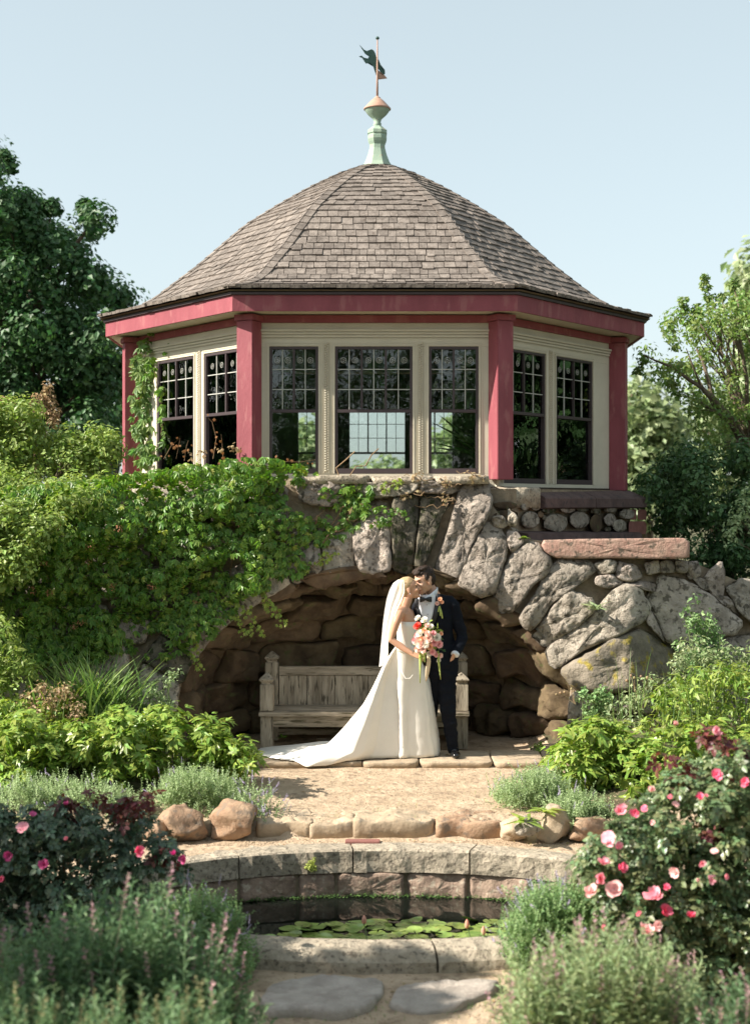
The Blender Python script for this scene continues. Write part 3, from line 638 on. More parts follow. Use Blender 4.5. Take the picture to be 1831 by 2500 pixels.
# walls with windows
BEAD = None
def build_side(i, wins, detail):
    A = Vector(FOOT[i]); B = Vector(FOOT[(i+1) % 8]); d = (B-A).normalized(); o_ = Vector((d.y, -d.x)); L_ = (B-A).length
    def q(u, w, z): p = A+d*u+o_*w; return Vector((p.x, p.y, z))
    def fb(m, u0, u1, w0, w1, z0, z1): m.hexa([q(u0,w1,z0), q(u1,w1,z0), q(u1,w0,z0), q(u0,w0,z0), q(u0,w1,z1), q(u1,w1,z1), q(u1,w0,z1), q(u0,w0,z1)])
    dz = 0 if i in (0, 1, 7) else -.21
    zt = 4.126+dz; zb = (2.765 if i == 0 else 2.665)+dz
    m = MB(); fb(m, .0, L_, -.09, -.035, 4.31, 4.378); m.build('frieze_board', M_cream, gz)
    m = MB(); fb(m, .0, L_, -.10, -.005, 4.3795, 4.4585); m.build('red_beam', M_red, gz)
    if detail:
        for z0, z1, w in ((4.282, 4.308, .012), (4.252, 4.278, .0), (4.222, 4.248, -.010), (4.205, 4.219, -.02)):
            m = MB(); fb(m, .0, L_, -.09, w-.01, z0, z1); m.build('moulding', M_cream, gz, bevel=.004)
    m = MB(); fb(m, 0, L_, -.09, -.032, zt, 4.204 if dz == 0 else 4.309); u = 0
    for (a, b, k) in wins+[(L_, L_, 0)]:
        if a > u: fb(m, u, a, -.09, -.032, zb-.0, zt-.001)
        u = b
    if zb > ZB+.02: fb(m, 0, L_, -.09, -.032, ZB+.012, zb-.001)
    else: fb(m, 0, L_, -.09, -.032, 2.30, zb-.001)
    m.build('wall', M_cream, gz)
    m = MB(); u = .03; fb(m, .03, L_-.03, -.104, -.092, zt, 4.45)
    for (a, b, k) in wins+[(L_-.03, L_, 0)]:
        if a > u: fb(m, u, a, -.104, -.092, 2.63, zt-.001)
        u = b
    m.build('added_dark_lining', M_dark, gz)  # added dark boards, stand in for the dimness of the room behind the panes
    if detail:  # casing round every window
        for (a, b, k) in wins:
            m = MB(); c = .030
            for off, w in ((.006, -.020), (.030, -.026)):
                a0, b0, z0 = a-off, b+off, zt+off
                fb(m, a0-.014, a0, -.0315, w, zb, z0+.014); fb(m, b0, b0+.014, -.0315, w, zb, z0+.014); fb(m, a0+.001, b0-.001, -.0315, w, z0, z0+.014)
            m.build('casing', M_cream, gz)
        for (a, b, k), (a2, b2, k2) in zip(wins[:-1], wins[1:]):
            uc = (b+a2)/2; m = MB(); z = zb+.02
            while z < zt+.03:
                v, f = lathe([(.0045,z),(.012,z+.006),(.012,z+.014),(.0045,z+.02)], q(uc-.012, -.022, 0), 6); m.add(v, f)
                v, f = lathe([(.0045,z+.012),(.009,z+.018),(.009,z+.024),(.0045,z+.03)], q(uc+.012, -.022, 0), 6); m.add(v, f); z += .026
            fb(m, uc-.03, uc-.026, -.0315, -.018, zb, zt+.05); fb(m, uc+.026, uc+.03, -.0315, -.018, zb, zt+.05)
            m.build('beaded_strip', M_cream, gz)
    for (a, b, k) in wins:
        zr = 3.440+dz; m = MB(); f_ = .028
        fb(m, a, a+f_, -.085, -.030, zb, zt); fb(m, b-f_, b, -.085, -.030, zb, zt); fb(m, a+f_, b-f_, -.085, -.030, zt-f_, zt); fb(m, a+f_, b-f_, -.085, -.030, zb, zb+.055)
        fb(m, a+f_, b-f_, -.080, -.026, zr-.02, zr+.012)
        ui0, ui1 = a+f_, b-f_; zu0, zu1 = zr+.012, zt-f_
        for c in range(1, k):
            uc = ui0+(ui1-ui0)*c/k; fb(m, uc-.011, uc+.011, -.078, -.034, zu0, zu1)
        w_ = m.build('window', M_sash, gz)
        bars = MB()
        for c in range(k):
            l0 = ui0+(ui1-ui0)*c/k+(.011 if c else 0); l1 = ui0+(ui1-ui0)*(c+1)/k-(.011 if c < k-1 else 0); lm_ = (l0+l1)/2
            fb(bars, lm_-.0045, lm_+.0045, -.066, -.046, zu0, zu1)
            for r_ in (1, 2): zz = zu0+(zu1-zu0)*r_/3; fb(bars, l0, lm_-.005, -.064, -.048, zz-.0045, zz+.0045); fb(bars, lm_+.005, l1, -.064, -.048, zz-.0045, zz+.0045)
            for uu in ((l0+lm_)/2, (lm_+l1)/2):
                zc = zu1-(zu1-zu0)/6-.01
                if i in (0, 1, 7): inst('roundel', RNDL, Matrix.Translation(q(uu, -.0535, zc)) @ Matrix.Rotation(math.atan2(d.y, d.x), 4, 'Z'), w_)
            for r_ in range(3):
                for s0, s1 in ((l0, lm_-.005), (lm_+.005, l1)):
                    z0 = zu0+(zu1-zu0)*r_/3+.005; z1 = zu0+(zu1-zu0)*(r_+1)/3-.005
                    x_ = (q(s1,0,0)-q(s0,0,0)); wd = x_.length; cc = q((s0+s1)/2, -.0565, (z0+z1)/2)
                    inst('pane', PANE, Matrix.Translation(cc) @ Matrix.Rotation(math.atan2(d.y, d.x), 4, 'Z') @ Matrix.Diagonal((wd, 1, z1-z0, 1)) @ Matrix.Identity(4), w_)
        bars.build('glazing_bar', M_lead, w_)
        cc = q((ui0+ui1)/2, -.070, (zb+.055+zr-.02)/2)
        inst('pane', PANE, Matrix.Translation(cc) @ Matrix.Rotation(math.atan2(d.y, d.x), 4, 'Z') @ Matrix.Diagonal((ui1-ui0, 1, zr-.02-zb-.055, 1)), w_)
_m = MB()
for rr_ in (.030, .011):
    v, f = loft([Vector((rr_*math.cos(t), 0, rr_*math.sin(t))) for t in [2*math.pi*k_/14 for k_ in range(15)]], .0026, 5, cap=False); _m.add(v, f)
for t in range(3): _m.add(*loft([Vector((.011*math.cos(t*2.1), 0, .011*math.sin(t*2.1))), Vector((.030*math.cos(t*2.1), 0, .030*math.sin(t*2.1)))], .001, 4))
RNDL = bpy.data.meshes.new('roundel'); RNDL.from_pydata([tuple(v) for v in _m.v], [], _m.f); RNDL.materials.append(M_lead)
PANE = MB().box(-.5,.5,-.001,.001,-.5,.5); pm = bpy.data.meshes.new('pane'); pm.from_pydata([tuple(v) for v in PANE.v], [], PANE.f); pm.materials.append(GLASS); PANE = pm
kf = 15.34/F
def fu(px): return (px-CX)*kf+1.325
front = [(fu(658), fu(777), 2), (fu(818), fu(1007), 3), (fu(1047), fu(1168), 2)]
build_side(0, front, True)
LL = (Vector(FOOT[2])-Vector(FOOT[1])).length
dg = [(.05*LL, .385*LL, 2), (.475*LL, .80*LL, 2)]; dg2 = [(LL-b, LL-a, k) for a, b, k in dg[::-1]]
build_side(1, dg, True); build_side(7, dg2, True)
rear = [(.10, .70, 2), (.835, 1.745, 3), (1.945, 2.54, 2)]
build_side(4, rear, False)
ls_ = (Vector(FOOT[3])-Vector(FOOT[2])).length
build_side(2, [(.3, .95, 2), (1.1, 1.8, 2), (1.95, 2.6, 2)], False); build_side(6, [(.3, .95, 2), (1.1, 1.8, 2), (1.95, 2.6, 2)], False)
build_side(3, [(.3, .85, 2), (1.05, 1.9, 3)], False); build_side(5, [(.6, 1.4, 3), (1.6, 2.2, 2)], False)
# roof: base shell and shingles
ZP = [(0,4.69),(.06,4.735),(.12,4.80),(.1775,4.89),(.348,5.37),(.525,5.93),(.654,6.235),(.772,6.49),(.90,6.73),(1.0,6.84)]
def zprof(s): return float(np.interp(s, [a for a, b in ZP], [b for a, b in ZP]))
_sx = np.linspace(0, 1, 201); _zz = np.array([zprof(s) for s in _sx]); 
for _ in range(6): _zz[1:-1] = (_zz[:-2]+_zz[1:-1]*2+_zz[2:])/4
def zp(s): return float(np.interp(s, _sx, _zz))
def roofp(i, s, t):
    a, b = SH[i], SH[(i+1) % 8]; p = a.lerp(b, t); r = Vector((APEX.x, APEX.y)); q_ = p.lerp(r, s*.965); return Vector((q_.x, q_.y, zp(s)))
ROWS = 29; sr = []
# rows of equal arc length
arc = [0]
for k in range(1, 201):
    a = roofp(0, _sx[k-1], .5); b = roofp(0, _sx[k], .5); arc.append(arc[-1]+(b-a).length)
for k in range(ROWS+1): sr.append(float(np.interp(arc[-1]*k/ROWS, arc, _sx)))
V = []; Fc = []
for i in range(8):
    b0 = len(V)
    for s in sr: V += [roofp(i, s, 0)-Vector((0,0,.02)), roofp(i, s, 1)-Vector((0,0,.02))]
    Fc += [(b0+2*k, b0+2*k+1, b0+2*k+3, b0+2*k+2) for k in range(ROWS)]
for i in range(8):
    b0 = len(V); V += [Vector((*SH[i], 4.672)), Vector((*SH[(i+1) % 8], 4.672)), Vector((*EI[(i+1) % 8], 4.66)), Vector((*EI[i], 4.66))]; Fc.append((b0+3, b0+2, b0+1, b0))
roof = mk('roof', V, Fc, M_roofboard, gz)
UB = [(-.5,0,0),(.5,0,0),(.5,1,0),(-.5,1,0),(-.5,0,1),(.5,0,1),(.5,1,.35),(-.5,1,.35)]
UBF = [(3,2,1,0),(4,5,6,7),(0,1,5,4),(1,2,6,5),(2,3,7,6),(3,0,4,7)]
sme = bpy.data.meshes.new('shingle'); sme.from_pydata(UB, [], UBF); sme.materials.append(M_shingle)
restV = []; restF = []; nsh = 0; UBn = np.array(UB)
for i in range(8):
    for k in range(ROWS):
        if i in (3, 4, 5) and k % 1: continue
        s0, s1 = sr[k], min(sr[k+1]+.010, 1)
        a, b = roofp(i, s0, 0), roofp(i, s0, 1); W = (b-a).length; t = 0
        up = (roofp(i, s1, .5)-roofp(i, s0, .5)); dr = (b-a).normalized(); nr = dr.cross(up).normalized()
        while t < W:
            w = R.uniform(.085, .145)
            if t+w > W-.03: w = W-t
            c = a+dr*(t+w/2)+nr*R.uniform(-.002, .004)
            tt = (t+w/2)/W; top = roofp(i, s1, tt); upv = top-(a+dr*(t+w/2)); th = R.uniform(.026, .036)
            drop = -.10*upv.normalized()*(R.random()*.05 if R.random() < .93 else .35)
            M4 = Matrix(((dr.x*(w-.006), upv.x*1.12, nr.x*th, c.x+drop.x), (dr.y*(w-.006), upv.y*1.12, nr.y*th, c.y+drop.y), (dr.z*(w-.006), upv.z*1.12, nr.z*th, c.z+drop.z), (0,0,0,1)))
            if i == 0 and nsh < 298 and k < 22:
                # straight pieces keep a clean matrix
                y_ = nr.cross(dr).normalized(); ln = upv.length*1.12
                M4 = Matrix.Translation(c+drop) @ Matrix((dr, y_, nr)).transposed().to_4x4() @ Matrix.Diagonal((w-.006, ln, th, 1))
                inst('shingle', sme, M4, roof); nsh += 1
            else:
                A3 = np.array(M4)[:3, :3]; b0 = len(restV)*8; restV.append(UBn @ A3.T+np.array(M4)[:3, 3]); restF.append(np.array(UBF)+b0)
            t += w
    # hip cap shingles
    for k in range(ROWS):
        p0 = roofp(i, sr[k], 0); p1 = roofp(i, min(sr[k+1]+.008, 1), 0); up = p1-p0
        for sgn, jn in ((1, i), (-1, (i-1) % 8)):
            e = (roofp(jn, sr[k], .5)-p0).normalized(); e = (e-up.normalized()*e.dot(up.normalized())).normalized(); nr = (e.cross(up)*sgn).normalized(); w = .085; c = p0+e*w*.46+nr*.020
            X = e*sgn; A3 = np.array([[X.x*w, up.x*1.1, nr.x*.02], [X.y*w, up.y*1.1, nr.y*.02], [X.z*w, up.z*1.1, nr.z*.02]]); b0 = len(restV)*8
            restV.append(UBn @ A3.T+np.array(c)); restF.append(np.array(UBF)+b0)
tag(mk('shingle_field', np.concatenate(restV), np.concatenate(restF), M_shingle, roof), kind='stuff')
# finial
fx, fy = .03, 18.8; kk = 18.8/F
def vz(v): return CAMH-((60+v*.1684)-HY)*kk
def ur(u): return u*.1684*kk
fn = MB()
v, f = lathe([(ur(r), vz(q)) for q, r in ((2190,360),(2120,275),(2080,240),(2000,190),(1900,150),(1800,122),(1740,118),(1700,135),(1660,147),(1615,147),(1605,138),(1590,138),(1580,150),(1535,150),(1500,105),(1470,70))], (fx, fy), 8, math.pi/8); fn.add(v, f)
fin = fn.build('finial', M_copper_g, gz)
v, f = lathe([(ur(r), vz(q)) for q, r in ((1480,62),(1450,56),(1435,62),(1420,50),(1390,55),(1370,60),(1350,80),(1310,125),(1270,160),(1235,182),(1222,186))], (fx, fy), 24); mk('bowl', v, f, M_copper_g, fin, smooth=True)
v, f = lathe([(ur(r), vz(q)) for q, r in ((1228,196),(1214,200),(1200,186),(1160,150),(1110,105),(1070,60),(1062,45),(1050,45),(1042,30),(1030,20))], (fx, fy), 24); mk('dome_cap', v, f, M_copper_b, fin, smooth=True)
wv_ = thing('weather_vane', (fx, fy, vz(1035)), 'copper weather vane with a dark leaping animal silhouette atop the pavilion finial', 'weather vane')
v, f = loft([(fx, fy, vz(1045)), (fx, fy, vz(760)), (fx+.002, fy, vz(195))], [ur(17), ur(14), ur(8)], 8); mk('rod', v, f, M_copper_b, wv_, smooth=True)
v, f = lathe([(ur(4), vz(215)), (ur(26), vz(198)), (ur(30), vz(185)), (ur(18), vz(170)), (ur(3), vz(160))], (fx+.003, fy), 10); mk('ball_tip', v, f, M_vane, wv_, smooth=True)
def plate(pts, name, mt, th=.02, yo=0.):
    # a cut metal sheet, turned a little about the rod
    bm = bmesh.new(); vs = [bm.verts.new((0,0,0)) for _ in pts]
    for b_, (u, q_) in zip(vs, pts):
        dx = (u-490)*.1684*kk/math.cos(.2); b_.co = Vector((fx+dx*math.cos(.2), fy+yo+dx*math.sin(.2), vz(q_)))
    fc = bm.faces.new(vs); bmesh.ops.triangulate(bm, faces=[fc]); r_ = bmesh.ops.extrude_face_region(bm, geom=list(bm.faces))
    for e in r_['geom']:
        if isinstance(e, bmesh.types.BMVert): e.co.y += th
    bmesh.ops.recalc_face_normals(bm, faces=bm.faces)
    vv = [x.co.copy() for x in bm.verts]; bm.verts.index_update(); ff = [tuple(x.index for x in f_.verts) for f_ in bm.faces]; bm.free()
    return mk(name, vv, ff, mt, wv_)
plate([(232,300),(262,330),(300,368),(340,382),(372,370),(408,352),(438,368),(462,410),(480,470),(492,520),(488,600),(484,680),(492,765),(472,720),(452,650),(432,600),(405,560),(378,545),(352,556),(325,562),(300,530),(272,485),(228,468),(262,455),(300,482),(328,515),(352,492),(372,458),(352,436),(312,420),(286,380)], 'animal_figure', M_vane)
plate([(490,480),(512,500),(540,570),(560,640),(600,640),(604,690),(580,708),(545,680),(500,620),(484,600)], 'forelimb', M_vane, .02, .004)
plate([(480,640),(500,650),(520,690),(560,720),(595,715),(632,757),(590,765),(550,770),(505,780),(484,740)], 'head_plate', M_copper_b, .02, .006)
# ================= BENCH =================
kb = 14.45/F
def bx(px): return (px-CX)*kb
def bz(py): return CAMH-(py-HY)*kb
bench = thing('bench', (bx(888), 14.7, 0), 'weathered grey wooden settle with pointed post caps inside the arch niche', 'bench')
GZ = -.03
def cap(x0, x1, y0, y1, z0, h):
    cx, cy = (x0+x1)/2, (y0+y1)/2; w = (x1-x0)/2; m = MB()
    for a, b, c, d in ((.72, .72, 0, .12), (.72, 1.1, .12, .38), (1.1, 1.0, .38, .5), (1.0, .04, .5, 1)):
        v = [(cx+sx*w*s, cy+sy*w*s, z0+h*zz) for s, zz in ((a, c), (b, d)) for sx, sy in ((-1,-1),(1,-1),(1,1),(-1,1))]
        m.hexa(v)
    return m
XL, XR = bx(635), bx(1143)
YF = 14.42
for sx in (0, 1):
    x0 = XL if sx == 0 else XR-bx(668)+bx(635); x1 = x0+(bx(668)-bx(635))
    p = MB().box(x0+.005, x1-.005, YF, YF+.125, GZ, bz(1748)); p.build('leg', M_wood, bench, bevel=.005)
    p = MB().box(x0, x1, YF-.004, YF+.13, bz(1736), bz(1671)); o = p.build('arm_post', M_wood, bench, bevel=.006)
    cap(x0, x1, YF-.004, YF+.13, bz(1671)+.001, bz(1643)-bz(1671)).build('post_cap', M_wood, bench)
    xa = x0+.02 if sx == 0 else x0-.02; kb2 = 14.98/F
    xb0 = (648-CX)*kb2 if sx == 0 else (1109-CX)*kb2; xb1 = xb0+32*kb2
    zt = CAMH-(1617-HY)*kb2; zz = CAMH-(1590-HY)*kb2
    MB().box(xb0, xb1, 14.94, 15.07, GZ, zt).build('back_post', M_wood, bench, bevel=.006)
    cap(xb0, xb1, 14.94, 15.07, zt+.001, zz-zt).build('post_cap', M_wood, bench)
    MB().box(x0+.02, x1-.02, YF+.13, 14.94, bz(1690), bz(1676)).build('arm_rest', M_wood, bench, bevel=.004)
kb2 = 14.98/F
b2x = lambda p: (p-CX)*kb2
b2z = lambda p: CAMH-(p-HY)*kb2
MB().box(b2x(681), b2x(1108), 14.955, 15.035, b2z(1649), b2z(1627)).build('top_rail', M_woodh, bench, bevel=.005)
xx = 681; 
for w in (68, 68, 68, 14, 68, 14, 68, 57):
    MB().box(b2x(xx)+.003, b2x(xx+w)-.003, 14.97+(0 if w > 20 else -.008), 15.0, b2z(1729), b2z(1650)).build('back_board', M_wood, bench, bevel=.003); xx += w
zs = bz(1748)
for k, (y0, y1) in enumerate(((14.375, 14.55), (14.556, 14.74), (14.746, 14.935))):
    MB().box(XL-.01 if k == 0 else XL+.02, XR+.01 if k == 0 else XR-.02, y0, y1, zs+.002, zs+.045).build('seat_board', M_woodh, bench, bevel=.006)
MB().box(XL+.13, XR-.13, 14.45, 14.49, bz(1776), zs).build('apron', M_woodh, bench, bevel=.005)
MB().box(XL+.13, XR-.13, 14.95, 14.98, GZ+.06, GZ+.12).build('stretcher', M_woodh, bench, bevel=.004)
v, f = loft([(-.60, 14.75, .02), (-.1, 14.8, .0), (.25, 14.85, .02)], .006, 6); tag(mk('stick', v, f, M_wood), 'thin dry stick lying on the ground under the bench', 'stick')

# ================= PEOPLE =================
def ellip(c, r, axes=None, n=18, m=12):
    V = []; Fc = []; A = axes or Matrix.Identity(3)
    for i in range(m+1):
        th = math.pi*i/m
        for k in range(n):
            a = 2*math.pi*k/n; V.append(Vector(c)+A @ Vector((r[0]*math.sin(th)*math.cos(a), r[1]*math.sin(th)*math.sin(a), r[2]*math.cos(th))))
    for i in range(m):
        for k in range(n): k2 = (k+1) % n; Fc.append((i*n+k, (i+1)*n+k, (i+1)*n+k2, i*n+k2))
    return V, Fc
def merge_skin(name, parts, voxel, mt, parent, sm=4, keep=None, displace=None):
    """joins closed shapes into one continuous surface"""
    m = MB()
    for v, f in parts: m.add(v, f)
    me = bpy.data.meshes.new('tmp'); me.from_pydata([tuple(v) for v in m.v], [], m.f); me.update()
    bm = bmesh.new(); bm.from_mesh(me); bmesh.ops.remove_doubles(bm, verts=bm.verts, dist=1e-6); bmesh.ops.recalc_face_normals(bm, faces=bm.faces); bm.to_mesh(me); bm.free()
    o = bpy.data.objects.new('tmp', me); COL.objects.link(o)
    r = o.modifiers.new('r', 'REMESH'); r.mode = 'VOXEL'; r.voxel_size = voxel
    s = o.modifiers.new('s', 'SMOOTH'); s.factor = .5; s.iterations = sm
    dg_ = bpy.context.evaluated_depsgraph_get(); ev = o.evaluated_get(dg_); m2 = bpy.data.meshes.new_from_object(ev)
    co = np.zeros(len(m2.vertices)*3, dtype=np.float32); m2.vertices.foreach_get('co', co); co = co.reshape(-1, 3).astype(float)
    if displace is not None:
        no_ = np.zeros(len(co)*3, dtype=np.float32); m2.vertices.foreach_get('normal', no_); co = co+no_.reshape(-1, 3)*displace(co)[:, None]
    Fq = [tuple(p.vertices) for p in m2.polygons]
    bpy.data.objects.remove(o); bpy.data.meshes.remove(m2); bpy.data.meshes.remove(me)
    return mk(name, co, Fq, mt, parent, smooth=True)
def wrinkle(amp, sc, seed=0, dirv=(1, 1, 3)):
    d = Vector(dirv)
    return lambda co: np.array([amp*nz(Vector((c[0]*sc*d.x+seed, c[1]*sc*d.y, c[2]*sc*d.z)))+amp*.5*nz(Vector((c[0]*sc*2.3*d.x, c[1]*sc*2.3*d.y+seed, c[2]*sc*2.3*d.z))) for c in co])
def frame(fwd, up):
    x = Vector(fwd).normalized(); z = Vector(up); z = (z-x*z.dot(x)).normalized(); y = z.cross(x); return Matrix((x, y, z)).transposed()
def head_parts(c, A, s, female=False):
    e = lambda cc, rr: ellip(Vector(c)+A @ (Vector(cc)*s), [q*s for q in rr], A)
    p = [e((-.012,0,.038), (.098,.077,.088)), e((.028,0,-.015), (.064,.060 if not female else .056,.082)), e((.040,0,-.078), (.042,.044 if not female else .036,.034)),
         e((.0,0,-.05), (.065,.062 if not female else .056,.055)), e((.078,0,.028), (.020,.048,.014)), e((.066,.036,-.028), (.024,.022,.02)), e((.066,-.036,-.028), (.024,.022,.02)),
         e((.068,0,-.100), (.018,.020,.016)), e((-.008,.077,-.012), (.020,.010,.033)), e((-.008,-.077,-.012), (.020,.010,.033))]
    q = lambda *a: Vector(c)+A @ (Vector(a)*s)
    p.append(loft([q(.078,0,.022), q(.094,0,-.004), q(.110,0,-.030), q(.096,0,-.040)], [.007*s, .010*s, .0125*s, .008*s], 8))
    p.append(e((.103,.010,-.036), (.009,.008,.007))); p.append(e((.103,-.010,-.036), (.009,.008,.007)))
    return p
def hand_parts(wr, d, nrm, s=1., curl=.9, side=1):
    """palm with four unequal bent fingers and a thumb; d along the hand, nrm out of the back"""
    d = Vector(d).normalized(); n_ = Vector(nrm); n_ = (n_-d*n_.dot(d)).normalized(); w = d.cross(n_)*side; wr = Vector(wr); P_ = []
    P_.append(loft([wr-d*.02*s, wr+d*.03*s, wr+d*.065*s, wr+d*.088*s], [(.024*s,.019*s), (.034*s,.017*s), (.040*s,.015*s), (.036*s,.011*s)], 10, ax=w))
    for k, (off, ln) in enumerate(((-.030, .068), (-.010, .078), (.010, .073), (.029, .058))):
        b = wr+d*.078*s+w*off*s; pts = [b-d*.02*s, b]; a = .15; dd = d
        for seg in (.42, .32, .26):
            a += curl*.55; dd = (d*math.cos(a)-n_*math.sin(a)); pts.append(pts[-1]+dd*ln*seg*s)
        P_.append(loft(pts, [.009*s, .0095*s, .009*s, .008*s, .0065*s], 7))
    b = wr+d*.02*s-w*.028*s; P_.append(loft([b, b-w*.022*s+d*.022*s-n_*.01*s, b-w*.028*s+d*.05*s-n_*.028*s, b-w*.016*s+d*.068*s-n_*.042*s], [.013*s, .0125*s, .010*s, .008*s], 7))
    return P_
def face_bits(c, A, s, parent, lip, brow, closed=True):
    q = lambda *a: Vector(c)+A @ (Vector(a)*s)
    for sg in (1, -1):
        v, f = ellip(q(.0775, sg*.031, .006), (.008*s, .014*s, .006*s), A, 10, 6); mk('eye', v, f, M_eye, parent, True)
        v, f = loft([q(.088, sg*.014, .026), q(.089, sg*.032, .032), q(.077, sg*.050, .027)], [.003*s, .004*s, .0025*s], 6); mk('eyebrow', v, f, brow, parent, True)
    v, f = loft([q(.088, .022, -.064), q(.098, .010, -.061), q(.100, 0, -.063), q(.098, -.010, -.061), q(.088, -.022, -.064)], [.002*s, .0055*s, .006*s, .0055*s, .002*s], 7); m = MB(); m.add(v, f)
    v, f = loft([q(.086, .018, -.070), q(.095, .008, -.073), q(.096, 0, -.074), q(.095, -.008, -.073), q(.086, -.018, -.070)], [.002*s, .006*s, .0065*s, .006*s, .002*s], 7); m.add(v, f)
    m.build('lips', lip, parent, True)
M_skin = mat('fair_skin', (.52,.30,.20), (.57,.34,.235), 12, rand=0, rough=.5, bump=.05, spec=.35)
M_skinb = mat('tanned_skin', (.50,.27,.165), (.56,.31,.20), 12, rand=0, rough=.48, bump=.05, spec=.4)
M_eye = mat('dark_lashes', (.03,.018,.012), rand=0, rough=.4, bump=0)
M_lip = mat('rose_lips', (.40,.17,.13), rand=0, rough=.4, bump=0)
M_hairm = mat('dark_brown_hair', (.016,.009,.006), (.045,.025,.015), 30, rand=0, rough=.5, bump=.8, bscale=60, stretch=(1,1,.25), spec=.3)
M_hairf = mat('honey_blonde_hair', (.30,.19,.09), (.50,.35,.19), 28, rand=0, rough=.4, bump=.7, bscale=60, stretch=(.4,1,1), spec=.5)
M_suit = mat('black_wool', (.005,.006,.010), (.007,.009,.014), 8, rand=0, rough=.8, bump=.1, bscale=120, spec=.12)
M_satin = mat('black_satin', (.006,.007,.010), rand=0, rough=.32, bump=0, spec=.6)
M_shirt = mat('white_shirt', (.74,.76,.80), rand=0, rough=.7, bump=.06, bscale=100)
M_shoe = mat('black_patent', (.006,.006,.007), rand=0, rough=.15, bump=0, spec=.7)
M_gown = mat('ivory_satin', (.80,.76,.69), (.84,.80,.73), 5, rand=0, rough=.55, bump=.10, bscale=14, spec=.4, sheen=.2)
M_veil = mat('white_tulle', (.86,.85,.82), rand=0, rough=.9, bump=0, alpha=.52, transl=.45)

YG = 13.86
def g(px, py, dy=0.): return P(px, py, YG+dy)
groom = thing('person', (g(1100,1847).x, YG, 0), 'dark haired person in black dinner suit and bow tie, one hand in pocket', 'person', 'couple kissing in front of the arch')
hc = g(1036, 1419, -.02); HA = frame((-.80, -.50, -.20), (-.22, -.05, 1)); hs = 1.04
parts = head_parts(hc, HA, hs)
parts.append(loft([g(1062,1458,.05), g(1056,1448,.04), g(1046,1432,.03)], [.062, .058, .058], 12))
parts.append(loft([g(1064,1520,.03), g(1064,1480,.04), g(1062,1458,.04)], [(.13,.08), (.14,.08), (.05,.05)], 14, ax=(1,.3,0)))
parts += hand_parts(g(1109,1597,-.085), (-.30,.55,-.9), (.8,-.5,-.3), .95, .3)
parts.append(loft([g(1127,1556,.02), g(1110,1598,-.10)], [.03, .024], 8))
parts.append(loft([g(1095,1480,.05), g(1127,1556,.02)], [.035, .03], 8)); parts.append(loft([g(1064,1480,.05), g(1095,1480,.05)], [.05, .035], 8))
body_g = merge_skin('body', parts, .0055, M_skin, groom, 3)
face_bits(hc, HA, hs, body_g, M_lip, M_hairm)
# hair: swept crown, short sides
he = lambda cc, rr: ellip(hc+HA @ (Vector(cc)*hs), [q*hs for q in rr], HA)
hp = [he((-.022,0,.064), (.098,.080,.078)), he((-.058,0,.01), (.060,.074,.072)), he((.048,-.008,.102), (.052,.055,.030)), he((.072,.010,.090), (.030,.040,.022)), he((.005,.02,.122), (.07,.05,.026)), he((.012,.070,.035), (.022,.012,.030)), he((.012,-.070,.035), (.022,.012,.030))]
merge_skin('hair', hp, .005, M_hairm, body_g, 2, displace=wrinkle(.006, 28, 3, (1, 2.2, .8)))
# jacket
jp = [loft([g(1082,1634,.03), g(1081,1610,.03), g(1076,1575,.03), g(1070,1545,.03), g(1066,1508,.03), g(1064,1478,.04), g(1062,1464,.045), g(1060,1452,.05)],
      [(.150,.118), (.155,.122), (.142,.112), (.140,.108), (.158,.118), (.170,.108), (.150,.088), (.060,.055)], 22, ax=(1,.15,0))]
jp.append(loft([g(1082,1464,.05), g(1096,1468,.05), g(1107,1480,.04), g(1116,1510,.03), g(1126,1545,.03), g(1128,1560,.01), g(1119,1582,-.04), g(1112,1597,-.09)], [.05, .062, .066, .062, .055, .056, .050, .043], 14))
jp.append(loft([g(1046,1464,.05), g(1030,1469,.05), g(1021,1482,.04), g(1012,1515,.06), g(1004,1545,.10), g(990,1560,.14), g(975,1566,.10)], [.05, .060, .062, .058, .052, .05, .042], 14))
jk = merge_skin('jacket', jp, .008, M_suit, groom, 4, displace=wrinkle(.010, 6, 1, (1.5, 1.5, 2.5)))
# trousers
tp = [loft([g(1082,1604,.03), g(1082,1630,.03), g(1083,1652,.03)], [(.135,.11), (.150,.118), (.145,.115)], 18, ax=(1,0,0)),
      loft([g(1092,1640,.02), g(1091,1690,-.01), g(1094,1735,-.03), g(1100,1785,-.01), g(1107,1832,0), g(1108,1839,-.005)], [.090, .088, .074, .062, .054, .056], 16),
      loft([g(1068,1640,.05), g(1060,1690,.07), g(1052,1735,.07), g(1046,1785,.09), g(1042,1832,.10)], [.088, .080, .068, .060, .054], 16)]
merge_skin('trousers', tp, .008, M_suit, groom, 4, displace=wrinkle(.012, 7, 5, (1.5, 1.5, 2)))
for (px, dy, nm) in ((1108, -.02, 0), (1040, .08, 1)):
    b = g(px, 1840, dy); sp = [ellip((b.x+.01, b.y-.10, .035), (.048, .085, .035)), ellip((b.x, b.y+.02, .045), (.042, .07, .048)), loft([(b.x, b.y+.01, .03), (b.x, b.y+.01, .10)], [.042, .04], 12)]
    merge_skin('shoe', sp, .006, M_shoe, groom, 3)
